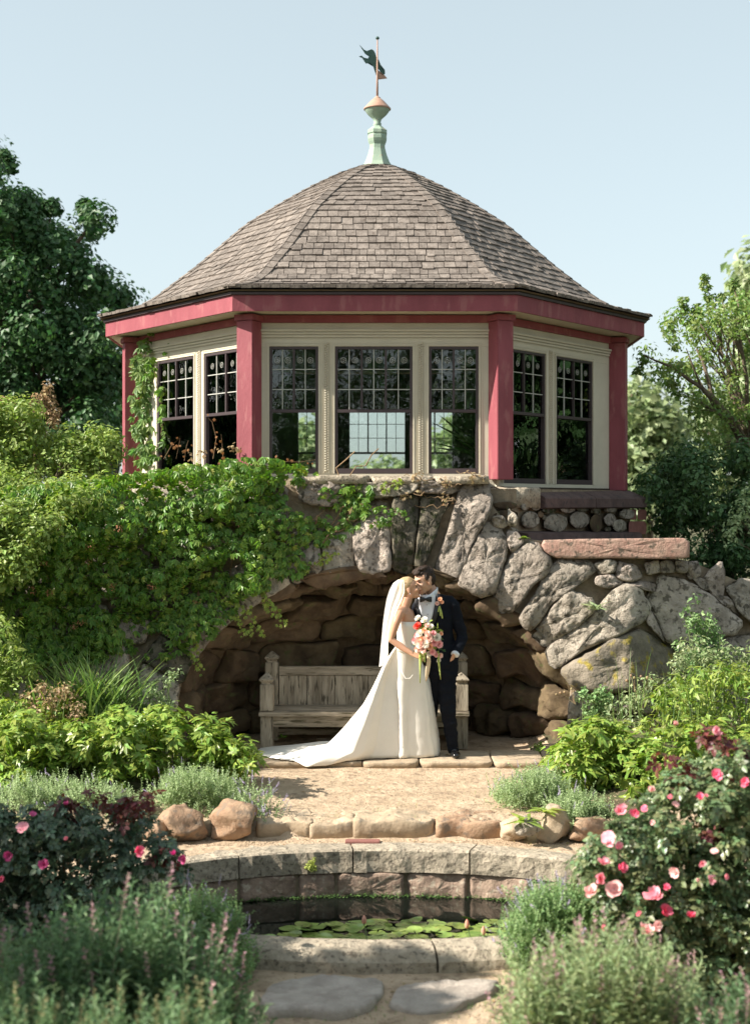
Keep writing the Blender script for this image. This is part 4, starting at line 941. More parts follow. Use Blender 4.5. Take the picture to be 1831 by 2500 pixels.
# shirt front, collar, studs, lapels, bow tie: laid on the chest
tor_y = lambda px, py: -.088+.0000*px+abs(px-1046)**2*.00006-(py-1450)*.0000
def front(px, py, lift=0.):
    # chest surface distance in front of the spine
    x = (px-1064)/38.; return g(px, py, .035-.108*math.sqrt(max(1-x*x*.62, .05))-lift-(.01 if py > 1490 else 0)+.02*max(0, (1475-py)/25))
def patch(pts, name, mt, lift, th=.012, parent=None, sm=False):
    m = MB(); n = len(pts); fr_ = [front(x, y, lift) for x, y in pts]; bk = [front(x, y, lift-th) for x, y in pts]
    m.v = fr_+bk; m.f = [tuple(range(n)), tuple(range(n, 2*n))[::-1]]+[(i, n+i, n+(i+1) % n, (i+1) % n) for i in range(n)]
    me_o = m.build(name, mt, parent or groom)
    bm = bmesh.new(); bm.from_mesh(me_o.data); bmesh.ops.triangulate(bm, faces=bm.faces); bmesh.ops.recalc_face_normals(bm, faces=bm.faces); bm.to_mesh(me_o.data); bm.free(); return me_o
# shirt as a strip grid so that it follows the chest
def strip_patch(left, right, name, mt, lift, nu=6, th=.008):
    ys_ = np.linspace(left[0][1], left[-1][1], 12); m = MB(); lx = [p[0] for p in left]; ly = [p[1] for p in left]; rx = [p[0] for p in right]; ry = [p[1] for p in right]
    for lf in (lift, lift-th):
        for y in ys_:
            a, b = np.interp(y, ly, lx), np.interp(y, ry, rx)
            for k in range(nu+1): m.v.append(front(a+(b-a)*k/nu, y, lf))
    w = nu+1; nn = 12*w
    for j in range(11):
        for k in range(nu): a = j*w+k; m.f += [(a, a+1, a+w+1, a+w), (nn+a, nn+a+w, nn+a+w+1, nn+a+1)]
        m.f += [(j*w, (j+1)*w, nn+(j+1)*w, nn+j*w), (j*w+nu, nn+j*w+nu, nn+(j+1)*w+nu, (j+1)*w+nu)]
    return m.build(name, mt, groom, True)
shirt = strip_patch([(1022,1452),(1018,1475),(1030,1505),(1043,1532)], [(1064,1452),(1062,1475),(1056,1505),(1046,1532)], 'shirt', M_shirt, .012)
strip_patch([(1014,1462),(1010,1480),(1022,1508),(1040,1542)], [(1021,1462),(1019,1480),(1031,1508),(1046,1542)], 'lapel', M_satin, .020, 3)
strip_patch([(1066,1450),(1063,1475),(1057,1505),(1046,1542)], [(1074,1456),(1077,1480),(1068,1505),(1050,1546)], 'lapel', M_satin, .020, 3)
cl = MB()
v, f = loft([g(1030,1452,-.075), g(1044,1458,-.085), g(1058,1449,-.045), g(1064,1440,.01), g(1062,1438,.07)], [(.004,.018), (.004,.02), (.004,.024), (.004,.026), (.004,.024)], 8, ax=(0,0,1)); 
v, f = loft([g(1026,1456,-.06), g(1038,1462,-.098), g(1054,1454,-.075), g(1066,1444,-.02), g(1068,1440,.05), g(1058,1438,.10)], [(.014,.005), (.014,.005), (.022,.006), (.026,.006), (.026,.006), (.024,.006)], 10, ax=(0,0,1)); cl.add(v, f)
cl.build('collar', M_shirt, groom, True)
bt = g(1039, 1463, -.112)
def bt_wing(sg):
    m = MB(); pr = [(0, .008), (.25, .018), (.7, .026), (1.0, .026)]
    v, f = loft([bt+Vector((sg*.056*a, -.004-.006*math.sin(a*3)+.02*a*(1 if sg > 0 else .2), -.004*a)) for a, b in pr], [(b, .008) for a, b in pr], 10, ax=(0,0,1)); return v, f
m = MB(); [m.add(*bt_wing(s)) for s in (-1, 1)]; v, f = ellip(bt+Vector((0,-.01,0)), (.010,.010,.012)); m.add(v, f); m.build('bow_tie', M_satin, groom, True)
for y in (1477, 1500): v, f = ellip(front(1042 if y < 1490 else 1044, y, .022), (.004,.004,.004), n=8, m=6); mk('shirt_stud', v, f, M_shoe, groom, True)
v, f = loft([g(1113,1594,-.085), g(1110,1600,-.10)], [.040, .040], 12); mk('shirt_cuff', v, f, M_shirt, groom, True)

# ---- woman in white
YB = 13.70
def b(px, py, dy=0.): return P(px, py, YB+dy)
bride = thing('person', (b(1000,1850).x, YB, 0), 'blonde person in strapless ivory gown with long train and veil, holding flowers', 'person', 'couple kissing in front of the arch')
hb = b(1001, 1438, .02); HB = frame((.93, -.12, .26), (-.20, 0, 1)); hbs = .90
parts = head_parts(hb, HB, hbs, True)
parts.append(loft([b(988,1496,.02), b(989,1480,.01), b(996,1460,.02)], [(.062,.055), (.046,.044), (.046,.044)], 12))
parts.append(loft([b(990,1572,.02), b(992,1540,.02), b(992,1512,.02), b(989,1496,.02), b(989,1486,.02)], [(.075,.105), (.085,.125), (.082,.150), (.070,.150), (.045,.06)], 18, ax=(1,0,0)))
sh_ = b(976,1497,-.13); el = b(955,1562,-.16); wr = b(1007,1597,-.20)
parts.append(loft([b(988,1494,.0), b(982,1492,-.08), sh_, b(967,1520,-.155), b(959,1545,-.16), el, b(975,1576,-.17), b(992,1588,-.185), wr], [.045, .048, .046, .040, .035, .034, .034, .028, .021], 14))
parts += hand_parts(wr, (.92,-.10,-.30), (-.2,-.6,.8), .90, 1.0, 1)
parts.append(loft([b(990,1494,.02), b(1000,1497,.13), b(1012,1530,.16), b(1020,1565,.10), b(1022,1595,-.06)], [.042, .042, .036, .033, .022], 12))
parts += hand_parts(b(1022,1595,-.06), (.55,-.6,-.25), (.4,.6,.6), .88, 1.0, -1)
body_b = merge_skin('body', parts, .005, M_skinb, bride, 3)
face_bits(hb, HB, hbs, body_b, M_lip, M_hairf)
he = lambda cc, rr: ellip(hb+HB @ (Vector(cc)*hbs), [q*hbs for q in rr], HB)
hp = [he((-.028,0,.052), (.104,.083,.088)), he((-.055,0,.005), (.060,.074,.07)), he((-.105,0,-.005), (.032,.034,.032)), loft([hb+HB @ Vector((-.095,-.005,-.02)), b(983,1470,.02), b(977,1484,.0), b(974,1492,-.01)], [.028, .026, .020, .006], 10)]
merge_skin('hair', hp, .005, M_hairf, body_b, 2, displace=wrinkle(.003, 40, 2, (.5, 2, 2)))
v, f = ellip(hb+HB @ Vector((-.004,-.078,-.04)), (.004,.004,.006), n=8, m=6); mk('earring', v, f, M_shirt, body_b, True)
# bodice
V_, F_ = loft([b(989,1590,.02), b(989,1575,.02), b(991,1550,.02), b(993,1530,.02), b(994,1516,.02)], [(.083,.112), (.080,.110), (.088,.126), (.096,.148), (.092,.156)], 28, ax=(1,0,0))
for v in V_:   # top edge: higher under the arm, dips to the front
    pass
mk('bodice', V_, F_, M_gown, bride, True)
# skirt and train: one surface of rings, each direction with its own flare
ZW = b(0,1579).z
def gp(px, py, z=0.): Y = (CAMH-z)*F/(py-HY); return Vector(((px-CX)*Y/F, Y))
plan = [gp(1076,1849), gp(1062,1851), gp(1030,1853), gp(990,1854), gp(940,1855), gp(895,1856), gp(868,1859), gp(848,1874,-.05), gp(800,1877,-.05), gp(745,1878,-.05), gp(700,1873,-.05), gp(668,1866,-.04), gp(636,1855,-.03), gp(628,1842,0), gp(632,1831,0), gp(665,1826,0), gp(725,1824,0), gp(790,1820,0), gp(850,1818,0), gp(920,1818,0), gp(990,1820,0), gp(1040,1826,0), gp(1066,1836,0)]
NT = 180; plr = resample([tuple(p) for p in plan], NT)
# angle zero at the right; list runs clockwise (front first)
wc = b(990,1579,.02)
dist = []
V = []; Fc = []; NH = 34
cx0 = Vector((wc.x, wc.y))
for i in range(NH+1):
    h = i/NH
    for k in range(NT):
        G = plr[k]; dv = (G-cx0); ang_ = math.atan2(dv.y, dv.x)
        W = cx0+Vector((.082*math.cos(ang_), .112*math.sin(ang_)))
        left = max(0., -(dv.x+.25)/1.15); left = min(left, 1.)          # how much this direction belongs to the train
        qr = np.interp(h, [0, .08, .2, .33, .53, .8, 1], [0, .17, .38, .58, .74, .90, 1])
        ql = np.interp(h, [0, .16, .33, .55, .77, .94, .97, 1], [0, .086, .14, .24, .38, .51, .68, 1])
        q_ = qr*(1-left**.5)+ql*left**.5
        # rows near the ground spread out only
        zf = ZW*(1-h)
        if left > 0: zf = ZW*(1-min(h/.965, 1))*(1)+.03*(1-abs(2*max(0, (h-.9)/.1)-1)) if False else ZW*(1-h)
        p = W+(G-W)*q_
        fold = 0.
        fa = .034*q_*(1-.5*left)*sstep(0, .3, h)
        fold = fa*(math.sin(ang_*8+1.9+.5*math.sin(h*3))+.45*math.sin(ang_*14+.4+h*2.)+.15*math.sin(ang_*25-h*2))+q_*.012*nz(Vector((ang_*5, h*7, 3)))+.010*q_*nz(Vector((ang_*16, h*20, 1)))
        on = (p-cx0); on = on.normalized() if on.length else on
        p = p+on*fold
        # the gown sits on the slab, the train drops on to the path
        zg = -.045*sstep(13.53, 13.46, p.y) if False else (-.045 if p.y < 13.47 else -.045*(1-sstep(13.45, 13.55, p.y)))
        z = zf+zg*h**6+.012
        z += .035*left*sstep(.90, .97, h)*(1-sstep(.985, 1., h))*(1+.9*nz(Vector((p.x*5, p.y*5, 1))))
        z += .006*nz(Vector((p.x*14, p.y*14, h*8)))*sstep(.1, .5, h)
        V.append(Vector((p.x, p.y, z)))
for i in range(NH):
    for k in range(NT): k2 = (k+1) % NT; Fc.append((i*NT+k, (i+1)*NT+k, (i+1)*NT+k2, i*NT+k2))
sk = mk('skirt', V, Fc, M_gown, bride, True)
ss = sk.modifiers.new('thickness', 'SOLIDIFY'); ss.thickness = .006
# pocket welt and seam ridges seen on the hip
v, f = loft([b(978,1612,-.235), b(981,1640,-.27), b(990,1657,-.29), b(1001,1657,-.29), b(1008,1648,-.28)], [.004,.005,.005,.005,.003], 6); mk('pocket_edge', v, f, M_gown, bride, True)
# veil: a sheet of tulle wrapped round the back of the head
LB = [(972,1415),(960,1424),(952,1440),(945,1462),(940,1490),(936,1520),(933,1555),(930,1585),(928,1612),(926,1628)]
RB = [(986,1416),(988,1428),(988,1448),(981,1468),(971,1485),(962,1510),(953,1540),(947,1565),(947,1590),(946,1615)]
V = []; Fc = []; NU = 26; NV = 40
for sgn in (-1, 1):
    b0 = len(V)
    for j in range(NV+1):
        t = j/NV*9; i = min(int(t), 8); fr_ = t-i; lx = LB[i][0]*(1-fr_)+LB[i+1][0]*fr_; ly = LB[i][1]*(1-fr_)+LB[i+1][1]*fr_; rx = RB[i][0]*(1-fr_)+RB[i+1][0]*fr_; ry = RB[i][1]*(1-fr_)+RB[i+1][1]*fr_
        dep = .075+.10*min(j/NV*2, 1)
        if sgn > 0: rx = lx+(rx-lx)*1.0; dep *= .8
        for k in range(NU+1):
            u = k/NU; x = lx+(rx-lx)*math.sin(u*math.pi/2); y = ly+(ry-ly)*u
            dy = sgn*dep*(1-(1-u)**2)**.5+.012*math.sin(u*22+j*.03+sgn)*min(1, j/8)
            V.append(b(x+1.2*math.sin(u*19+sgn)*min(1, j/10), y, dy+.01))
    for j in range(NV):
        for k in range(NU): a = b0+j*(NU+1)+k; q_ = (a, a+1, a+NU+2, a+NU+1); Fc.append(q_ if sgn < 0 else q_[::-1])
mk('veil', V, Fc, M_veil, bride, True)
# ================= FLOWERS IN HAND =================
def petal_bloom(r, rows, name, mt, seed=0, open_=1., cup=.5, jit_=1.):
    rr = random.Random(seed); V = []; Fc = []
    for ri, (n, s, tilt) in enumerate(rows):
        for k in range(n):
            a = 2*math.pi*(k+.5*(ri % 2))/n+rr.uniform(-.15, .15)*jit_; ca, sa = math.cos(a), math.sin(a); L_ = r*s; w = L_*.62*rr.uniform(.9, 1.15)*(5/n)**.4; t0 = tilt+rr.uniform(-.14, .14)*jit_; L_ *= 1+rr.uniform(-.12, .12)*(jit_-.5)
            grid = [(0, .16), (.4, .85), (.8, 1.), (1.0, .6)]; b0 = len(V)
            for (l, ww) in grid:
                el_ = t0+cup*(1-l)*0; z_ = math.sin(t0)*L_*l+cup*L_*.35*l*l; d_ = math.cos(t0)*L_*l
                for sx in (-1, 0, 1):
                    ox = sx*w*ww*.9; zz = z_+abs(sx)*L_*.12; V.append(Vector((ca*d_-sa*ox, sa*d_+ca*ox, zz)))
            for i in range(3):
                for j in range(2): p_ = b0+i*3+j; Fc.append((p_, p_+1, p_+4, p_+3))
    me = bpy.data.meshes.new(name); me.from_pydata([tuple(v) for v in V], [], Fc); me.materials.append(mt); me.polygons.foreach_set('use_smooth', [True]*len(Fc)); return me
M_f = {'blush': mat('blush_petal', (.84,.58,.50), (.88,.70,.62), 20, rand=.08, rough=.6, bump=0, transl=.25), 'white': mat('white_petal', (.82,.78,.70), rand=.04, rough=.6, bump=0, transl=.2), 'coral': mat('coral_red_petal', (.75,.14,.11), rand=.08, rough=.55, bump=0, transl=.2), 'pink': mat('orchid_pink_petal', (.84,.50,.50), rand=.12, rough=.6, bump=0, transl=.25), 'peach': mat('peach_petal', (.85,.54,.36), rand=.1, rough=.6, bump=0, transl=.25)}
M_bleaf = mat('lime_bouquet_leaf', (.26,.36,.06), (.34,.42,.12), 20, rand=.25, rough=.5, bump=0, transl=.3)
M_ama = mat('lime_amaranth', (.42,.50,.14), rand=.15, rough=.8, bump=.5, bscale=90)
M_rib = mat('cream_ribbon', (.78,.64,.45), rand=.0, rough=.5, bump=0, transl=.2)
full = [(5,1.,.25),(6,.88,.6),(6,.72,.95),(5,.5,1.2),(3,.3,1.4)]
blm = {k: petal_bloom(1, full, 'bloom', M_f[k], i) for i, k in enumerate(M_f)}
bq = thing('bouquet', b(1045,1570,-.25), 'loose bouquet of blush, white and coral blooms with trailing lime amaranth', 'bouquet')
bc = b(1047, 1562, -.30)
fl = [(1021,1511,7,'white'),(1036,1516,8,'white'),(1021,1530,9,'coral'),(1026,1548,9,'white'),(1044,1548,7,'blush'),(1015,1565,8,'pink'),(1027,1570,12,'blush'),(1046,1560,10,'blush'),(1040,1575,8,'white'),(1066,1558,9,'white'),(1070,1573,9,'pink'),(1058,1547,6,'pink'),(1052,1531,6,'white'),(1034,1586,8,'blush'),(1020,1585,7,'blush'),(1056,1592,7,'pink'),(1064,1598,6,'pink'),(1074,1600,6,'blush'),(1050,1580,7,'peach'),(1030,1560,6,'peach'),(1076,1548,5,'peach'),(1043,1528,6,'blush'),(1060,1570,8,'pink'),(1036,1540,6,'peach'),(1018,1552,6,'pink'),(1070,1612,5,'white'),(1048,1596,6,'white')]
for i, (x, y, r_, k) in enumerate(fl):
    rr = math.hypot((x-1045)/34, (y-1560)/52); d = -.30-.10*max(0, 1-rr*rr)+R.uniform(-.01, .01); p = b(x, y, d); nrm = Vector(((x-1045)/34*.7-.2, -1, -(y-1560)/52*.6+.35)).normalized()
    s_ = r_*YB/F*1.15
    inst('flower', blm[k], Matrix.Translation(p) @ nrm.to_track_quat('Z', 'Y').to_matrix().to_4x4() @ Matrix.Diagonal((s_, s_, s_, 1)), bq)
def leafmesh(pts, L_, w, name, mt, parent, seed=0, kind=None):
    rr = random.Random(seed); V = []; Fc = []
    for p in pts:
        d = Vector((rr.gauss(0,1), rr.gauss(-.6,.7), rr.gauss(.3,1))).normalized(); s_ = d.cross(Vector((rr.gauss(0,1), rr.gauss(0,1), rr.gauss(0,1)))).normalized(); l = L_*rr.uniform(.6, 1.2); b0 = len(V)
        nn = d.cross(s_); V += [p, p+d*l*.45+s_*w*l-nn*l*.05, p+d*l-nn*l*.2, p+d*l*.45-s_*w*l-nn*l*.05, p+d*l*.5]; Fc += [(b0,b0+1,b0+4),(b0+1,b0+2,b0+4),(b0+2,b0+3,b0+4),(b0+3,b0,b0+4)]
    o = mk(name, V, Fc, mt, parent)
    return tag(o, kind='stuff') if kind else o
pts = []
for _ in range(150):
    a = R.random()*6.28; r_ = math.sqrt(R.random()); pts.append(b(1045+30*r_*math.cos(a), 1562+46*r_*math.sin(a), -.29-.05*(1-r_*r_)))
leafmesh(pts, .05, .22, 'greenery', M_bleaf, bq, 5)
leafmesh([b(1076+R.uniform(-4,6), 1566+R.uniform(-6,22), -.30) for _ in range(9)], .06, .25, 'greenery', mat('dark_bouquet_leaf', (.06,.14,.05), rand=.2, rough=.5, bump=0), bq, 6)
mm = MB()
for (x0, x1, w) in ((1028, 1030, .4), (1032, 1036, .4), (1036, 1038, .5)): v, f = loft([b(x0, 1590, -.28), b((x0+x1)/2, 1606, -.27), b(x1, 1617, -.28)], [.004, .004, .005], 6); mm.add(v, f)
mm.build('stems', M_ama, bq)
for pts_, r0 in (([(1029,1580),(1027,1600),(1026,1630),(1025,1668)], .016), ([(1069,1590),(1071,1620),(1074,1640),(1076,1660)], .010)):
    v, f = loft([b(x, y, -.33+.03*i) for i, (x, y) in enumerate(pts_)], [r0*.7, r0, r0*.6, r0*.25], 10)
    V2 = [q+Vector((nz(q*70), nz(q*70+Vector((9,0,0))), 0))*.006 for q in v]; mk('amaranth_tail', V2, f, M_ama, bq, True)
m = MB(); cl_ = [b(1046,1598,-.27), b(1047,1615,-.27), b(1044,1635,-.28), b(1042,1650,-.28), b(1040,1664,-.28)]
v, f = loft(cl_, [(.016,.002), (.020,.002), (.022,.002), (.016,.002), (.005,.002)], 8, ax=(1,.3,0)); m.add(v, f); m.build('ribbon', M_rib, bq, True)
# buttonhole flower, pinned to the jacket
bo = thing('buttonhole_flower', front(1072,1474,.02), 'small peach and yellow buttonhole flower with trailing ribbons on the black lapel', 'flower')
for (x, y, r_, k) in ((1074,1464,6,'peach'),(1067,1474,5.5,'blush'),(1079,1471,5,'peach')):
    s_ = r_*YG/F; inst('flower', blm[k], Matrix.Translation(front(x, y, .035)) @ Vector((0,-1,.35)).to_track_quat('Z', 'Y').to_matrix().to_4x4() @ Matrix.Diagonal((s_, s_, s_, 1)), bo)
for k, (dx, l) in enumerate(((-3, 14), (2, 24), (7, 30), (5, 20))):
    v, f = loft([front(1073, 1480, .035), front(1073+dx*.7, 1480+l*.5, .04), front(1073+dx, 1480+l, .03)], [(.006,.002)]*3, 6, ax=(1,0,0)); mk('ribbon_tail', v, f, M_ama, bo)
# ================= PLANTS =================
NR = np.random.default_rng(11)
def T_leaf(w=.28, fold=.12, droop=.12):
    V = np.array([(0,0,0),(.35,w,fold*w*2),(.75,w*.62,fold*w-droop*.6),(1,0,-droop),(.75,-w*.62,fold*w-droop*.6),(.35,-w,fold*w*2),(.5,0,-.01)])
    return V, np.array([(0,6,1),(1,6,2),(2,6,3),(3,6,4),(4,6,5),(5,6,0)])
def T_dia(w=.3, fold=.10):
    return np.array([(0,0,0),(.45,w,fold),(1,0,-.08),(.45,-w,fold)]), np.array([(0,1,2),(0,2,3)])
def T_combine(tm, M_list):
    V = []; Fc = []; n = 0
    for v, f, M4 in [(tm[0], tm[1], M4) for M4 in M_list]:
        A = np.array(M4); V.append(v @ A[:3,:3].T+A[:3,3]); Fc.append(f+n); n += len(v)
    return np.concatenate(V), np.concatenate(Fc)
def RM(az, el, s, t=(0,0,0)):
    return Matrix.Translation(t) @ Matrix.Rotation(az, 4, 'Z') @ Matrix.Rotation(-el, 4, 'Y') @ Matrix.Diagonal((s, s, s, 1))
T_palm = T_combine(T_dia(.22, .06), [RM(a, e, s) for a, e, s in ((0,-.25,1),(.62,-.3,.9),(-.62,-.3,.9),(1.35,-.45,.62),(-1.35,-.45,.62))])
T_peony = T_combine(T_leaf(.17, .1, .14), [RM(a, e, s, t) for a, e, s, t in ((0,.05,1,(.35,0,0)),(.75,0,.85,(.3,0,0)),(-.75,0,.85,(.3,0,0)),(.45,.1,.9,(.05,0,0)),(-.5,.1,.9,(.05,0,0)))])
T_rose = T_combine(T_leaf(.34, .1, .1), [RM(a, e, s, t) for a, e, s, t in ((0,0,1,(.9,0,0)),(1.1,0,.9,(.6,0,0)),(-1.1,0,.9,(.6,0,0)),(1.2,0,.75,(.1,0,0)),(-1.2,0,.75,(.1,0,0)))])
def spike(nl, leafw, h0, flower=0, ls=.10):
    V = [(-.006,0,0),(.006,0,0),(.004,0,1),(-.004,0,1)]; Fc = [(0,1,2),(0,2,3)]; V = [np.array(V, dtype=float)]; Fc = [np.array(Fc)]; n = 4; rr = random.Random(nl)
    tm = T_dia(leafw)
    for k in range(nl):
        z = h0+(1-h0)*(k/nl); s = ls*(1-.5*z)*rr.uniform(.7, 1.2); A = np.array(RM(k*2.4, .65, s, (0,0,z))); V.append(tm[0] @ A[:3,:3].T+A[:3,3]); Fc.append(tm[1]+n); n += 4
    return np.concatenate(V), np.concatenate(Fc)
T_cat = spike(16, .34, .10, ls=.20); T_lav = spike(26, .16, .05, ls=.17); T_flsp = spike(14, .42, .70, ls=.085)
def T_blade(bend=.55, w=.012, n=6):
    V = []; 
    for i in range(n+1):
        t = i/n; ww = w*(1-t**2)+.001; x = bend*t*t; z = t*(1-.25*bend*t); V += [(x, ww, z), (x, -ww, z)]
    return np.array(V), np.array([(2*i, 2*i+1, 2*i+3) for i in range(n)]+[(2*i, 2*i+3, 2*i+2) for i in range(n)])
def scatter(tm, pos, xdir, nrm, scale):
    """place template tm at each point: local x along xdir, z along nrm"""
    pos = np.asarray(pos, float); x = np.asarray(xdir, float); z = np.asarray(nrm, float); N = len(pos)
    z = z/np.linalg.norm(z, axis=1, keepdims=True); x = x-z*(x*z).sum(1, keepdims=True); x = x/(np.linalg.norm(x, axis=1, keepdims=True)+1e-9); y = np.cross(z, x)
    sc = np.asarray(scale, float).reshape(-1, 1, 1); tv = tm[0][None]
    V = pos[:, None, :]+sc*(tv[..., 0:1]*x[:, None]+tv[..., 1:2]*y[:, None]+tv[..., 2:3]*z[:, None])
    nv = len(tm[0]); Fc = tm[1][None]+(np.arange(N)*nv)[:, None, None]
    return V.reshape(-1, 3), Fc.reshape(-1, 3)
def leafmat(name, c1, c2, rand=.35, hue=.03, transl=.35, rough=.45, spec=.4, scale=1.5): return mat(name, c1, c2, scale, rand=rand, rough=rough, bump=0, transl=transl, spec=spec, hue=hue)
M_creep = leafmat('creeper_leaf', (.080,.175,.028), (.19,.31,.055), transl=.35, hue=.02, rough=.38)
M_creepy = leafmat('young_creeper_leaf', (.24,.33,.06), (.36,.42,.10), transl=.4)
M_peony = leafmat('peony_leaf', (.18,.28,.055), (.32,.41,.09), transl=.35, rough=.36)
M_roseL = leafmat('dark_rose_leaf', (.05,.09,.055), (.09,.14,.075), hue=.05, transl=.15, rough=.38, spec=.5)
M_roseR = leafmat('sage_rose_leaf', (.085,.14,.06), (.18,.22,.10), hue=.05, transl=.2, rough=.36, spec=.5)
M_rosered = leafmat('red_rose_shoot', (.10,.03,.03), (.17,.05,.04), transl=.3)
M_cat = leafmat('catmint_leaf', (.24,.33,.15), (.38,.47,.25), hue=.01, transl=.3, rough=.6)
M_catd = leafmat('green_catmint_leaf', (.14,.24,.09), (.26,.37,.16), hue=.02, transl=.3, rough=.6)
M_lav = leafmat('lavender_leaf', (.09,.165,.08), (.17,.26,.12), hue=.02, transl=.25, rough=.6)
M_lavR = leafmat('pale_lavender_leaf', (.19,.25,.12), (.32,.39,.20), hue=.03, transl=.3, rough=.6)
M_lavF = leafmat('mauve_flower', (.34,.19,.24), (.42,.30,.26), hue=.02, transl=.3, rough=.7)
M_catF = leafmat('lilac_flower', (.36,.32,.46), (.46,.40,.50), hue=.01, transl=.3, rough=.7)
M_tan = leafmat('straw_seedhead', (.34,.25,.14), (.42,.32,.20), transl=.3, rough=.8)
M_dktree = leafmat('deep_green_tree_leaf', (.036,.090,.032), (.068,.145,.044), hue=.02, transl=.22, rough=.5)
M_shrubp = leafmat('pale_shrub_leaf', (.17,.25,.055), (.30,.38,.11), hue=.02, transl=.35)
M_rtree = leafmat('olive_tree_leaf', (.13,.21,.05), (.25,.33,.11), hue=.03, transl=.4)
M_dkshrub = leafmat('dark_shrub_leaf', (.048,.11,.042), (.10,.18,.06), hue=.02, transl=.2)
M_far = leafmat('distant_leaf', (.20,.26,.12), (.32,.38,.20), hue=.02, transl=.3)
M_bed = leafmat('lime_bed_leaf', (.17,.26,.05), (.30,.38,.09), hue=.03, transl=.35)
M_grass = leafmat('iris_blade', (.10,.19,.05), (.22,.30,.10), hue=.02, transl=.35)
M_bark = mat('grey_brown_bark', (.10,.075,.05), (.17,.13,.095), 12, rand=.1, rough=.9, bump=.8, bscale=25, stretch=(1,1,.2))
M_twig = mat('brown_twig', (.20,.13,.07), rand=.2, rough=.8, bump=0)
M_stemg = mat('green_stem', (.12,.17,.06), rand=.2, rough=.6, bump=0)
def unit(N): v = NR.normal(size=(N, 3)); return v/np.linalg.norm(v, axis=1, keepdims=True)
def cloud(clumps, per, tm, size, up=.6, out=.9, shell=.45, squash=1., jit=.5):
    """leaves through the volume of each clump (x, y, z, r)"""
    C_ = np.array([c[:3] for c in clumps]); r = np.array([c[3] for c in clumps]); N = per*len(clumps); idx = np.repeat(np.arange(len(clumps)), per)
    u = unit(N); rad = (NR.random(N)**shell)[:, None]*r[idx][:, None]; off = u*rad; off[:, 2] *= squash; pos = C_[idx]+off
    nrm = u*out+np.array([0, 0, up])+unit(N)*jit; x = unit(N)+u*.5; x[:, 2] -= .2
    return scatter(tm, pos, x, nrm, size*NR.uniform(.55, 1.25, N))
def inpoly(x, y, poly):
    c = False; j = len(poly)-1
    for i in range(len(poly)):
        if (poly[i][1] > y) != (poly[j][1] > y) and x < (poly[j][0]-poly[i][0])*(y-poly[i][1])/(poly[j][1]-poly[i][1])+poly[i][0]: c = not c
        j = i
    return c
def poly_pts(poly, n, Yf, dY, seed=0):
    rr = random.Random(seed); xs_ = [p[0] for p in poly]; ys_ = [p[1] for p in poly]; out = []
    while len(out) < n:
        x, y = rr.uniform(min(xs_), max(xs_)), rr.uniform(min(ys_), max(ys_))
        if inpoly(x, y, poly): out.append(P(x, y, (Yf(x, y) if callable(Yf) else Yf)+rr.uniform(-dY, dY)))
    return out
def leaves(name, VF, mt, parent, stuff=True):
    o = mk(name, VF[0], VF[1], mt, parent)
    return tag(o, kind='stuff') if stuff else o
def branch(m, p0, p1, r0, r1, seed=0, bow=.12, n=6):
    p0 = Vector(p0); p1 = Vector(p1); rr = random.Random(seed); L_ = (p1-p0).length; o = Vector((rr.uniform(-1,1), rr.uniform(-1,1), rr.uniform(-.2,1)))*bow*L_
    pts = [p0.lerp(p1, t/n)+o*math.sin(math.pi*t/n)+Vector((rr.uniform(-1,1), rr.uniform(-1,1), rr.uniform(-1,1)))*.02*L_*(0 < t < n) for t in range(n+1)]
    m.tube(pts, [r0+(r1-r0)*t/n for t in range(n+1)], 6); return pts
def tree(name, label, cat, base, clumps, per, leaf, size, lm_, group=None, trunk_r=.25, fork=None, bark=None, limbs=14, **kw):
    t = thing(name, base, label, cat, group); base = Vector(base); m = MB()
    C_ = [Vector(c[:3]) for c in clumps]; cen = sum(C_, Vector())/len(C_); fk = Vector(fork) if fork else base.lerp(cen, .5)
    branch(m, base, fk, trunk_r, trunk_r*.6, 1, .04, 8); m.build('trunk', bark or M_bark, t, True)
    rr = random.Random(len(clumps)); pick = rr.sample(C_, min(limbs, len(C_)))
    for i, c in enumerate(pick):
        m = MB(); pts = branch(m, fk if i % 2 else base.lerp(fk, .8), c, trunk_r*.35, trunk_r*.06, i, .1, 8)
        near = sorted(C_, key=lambda q: (q-c).length)[1:5]
        for q in near: branch(m, pts[5], q, trunk_r*.12, trunk_r*.03, i, .1, 5)
        m.build('limb', bark or M_bark, t, True)
    leaves('crown', cloud(clumps, per, leaf, size, **kw), lm_, t)
    return t
TD = T_dia(.36, .08)
# ---- far and middle trees
dk = [(-160,330),(5,372),(20,470),(60,488),(120,498),(150,535),(178,530),(200,492),(228,520),(238,575),(205,590),(175,600),(200,650),(235,680),(262,700),(305,715),(296,770),(286,820),(312,880),(305,1010),(250,1120),(-160,1180)]
cl = [(*p, R.uniform(.28,.55)) for p in poly_pts(dk, 210, 27, 2.2, 3)]
for x, y in [(8,385),(20,400),(208,505),(222,530),(228,560),(130,505),(60,495),(90,505),(300,725),(285,760),(230,690),(262,715),(18,480)]: cl.append((*P(x, y, 27), .17))
tree('broadleaf_tree', 'tall dark green broadleaf tree filling the left edge behind the shrubs', 'tree', (-7.3, 27.5, ground_z(-7.3, 27.5)), cl, 260, TD, .125, M_dktree, trunk_r=.4, up=.3)
cl = [(*p, R.uniform(.3,.6)) for p in poly_pts([(215,830),(320,850),(345,960),(345,1080),(180,1120)], 34, 36, 2, 5)]
tree('broadleaf_tree', 'dark loose tree showing sky gaps between the tall left tree and pavilion', 'tree', (-6.8, 36.5, ground_z(-6.8, 36.5)), cl, 90, TD, .20, M_dkshrub, trunk_r=.25)
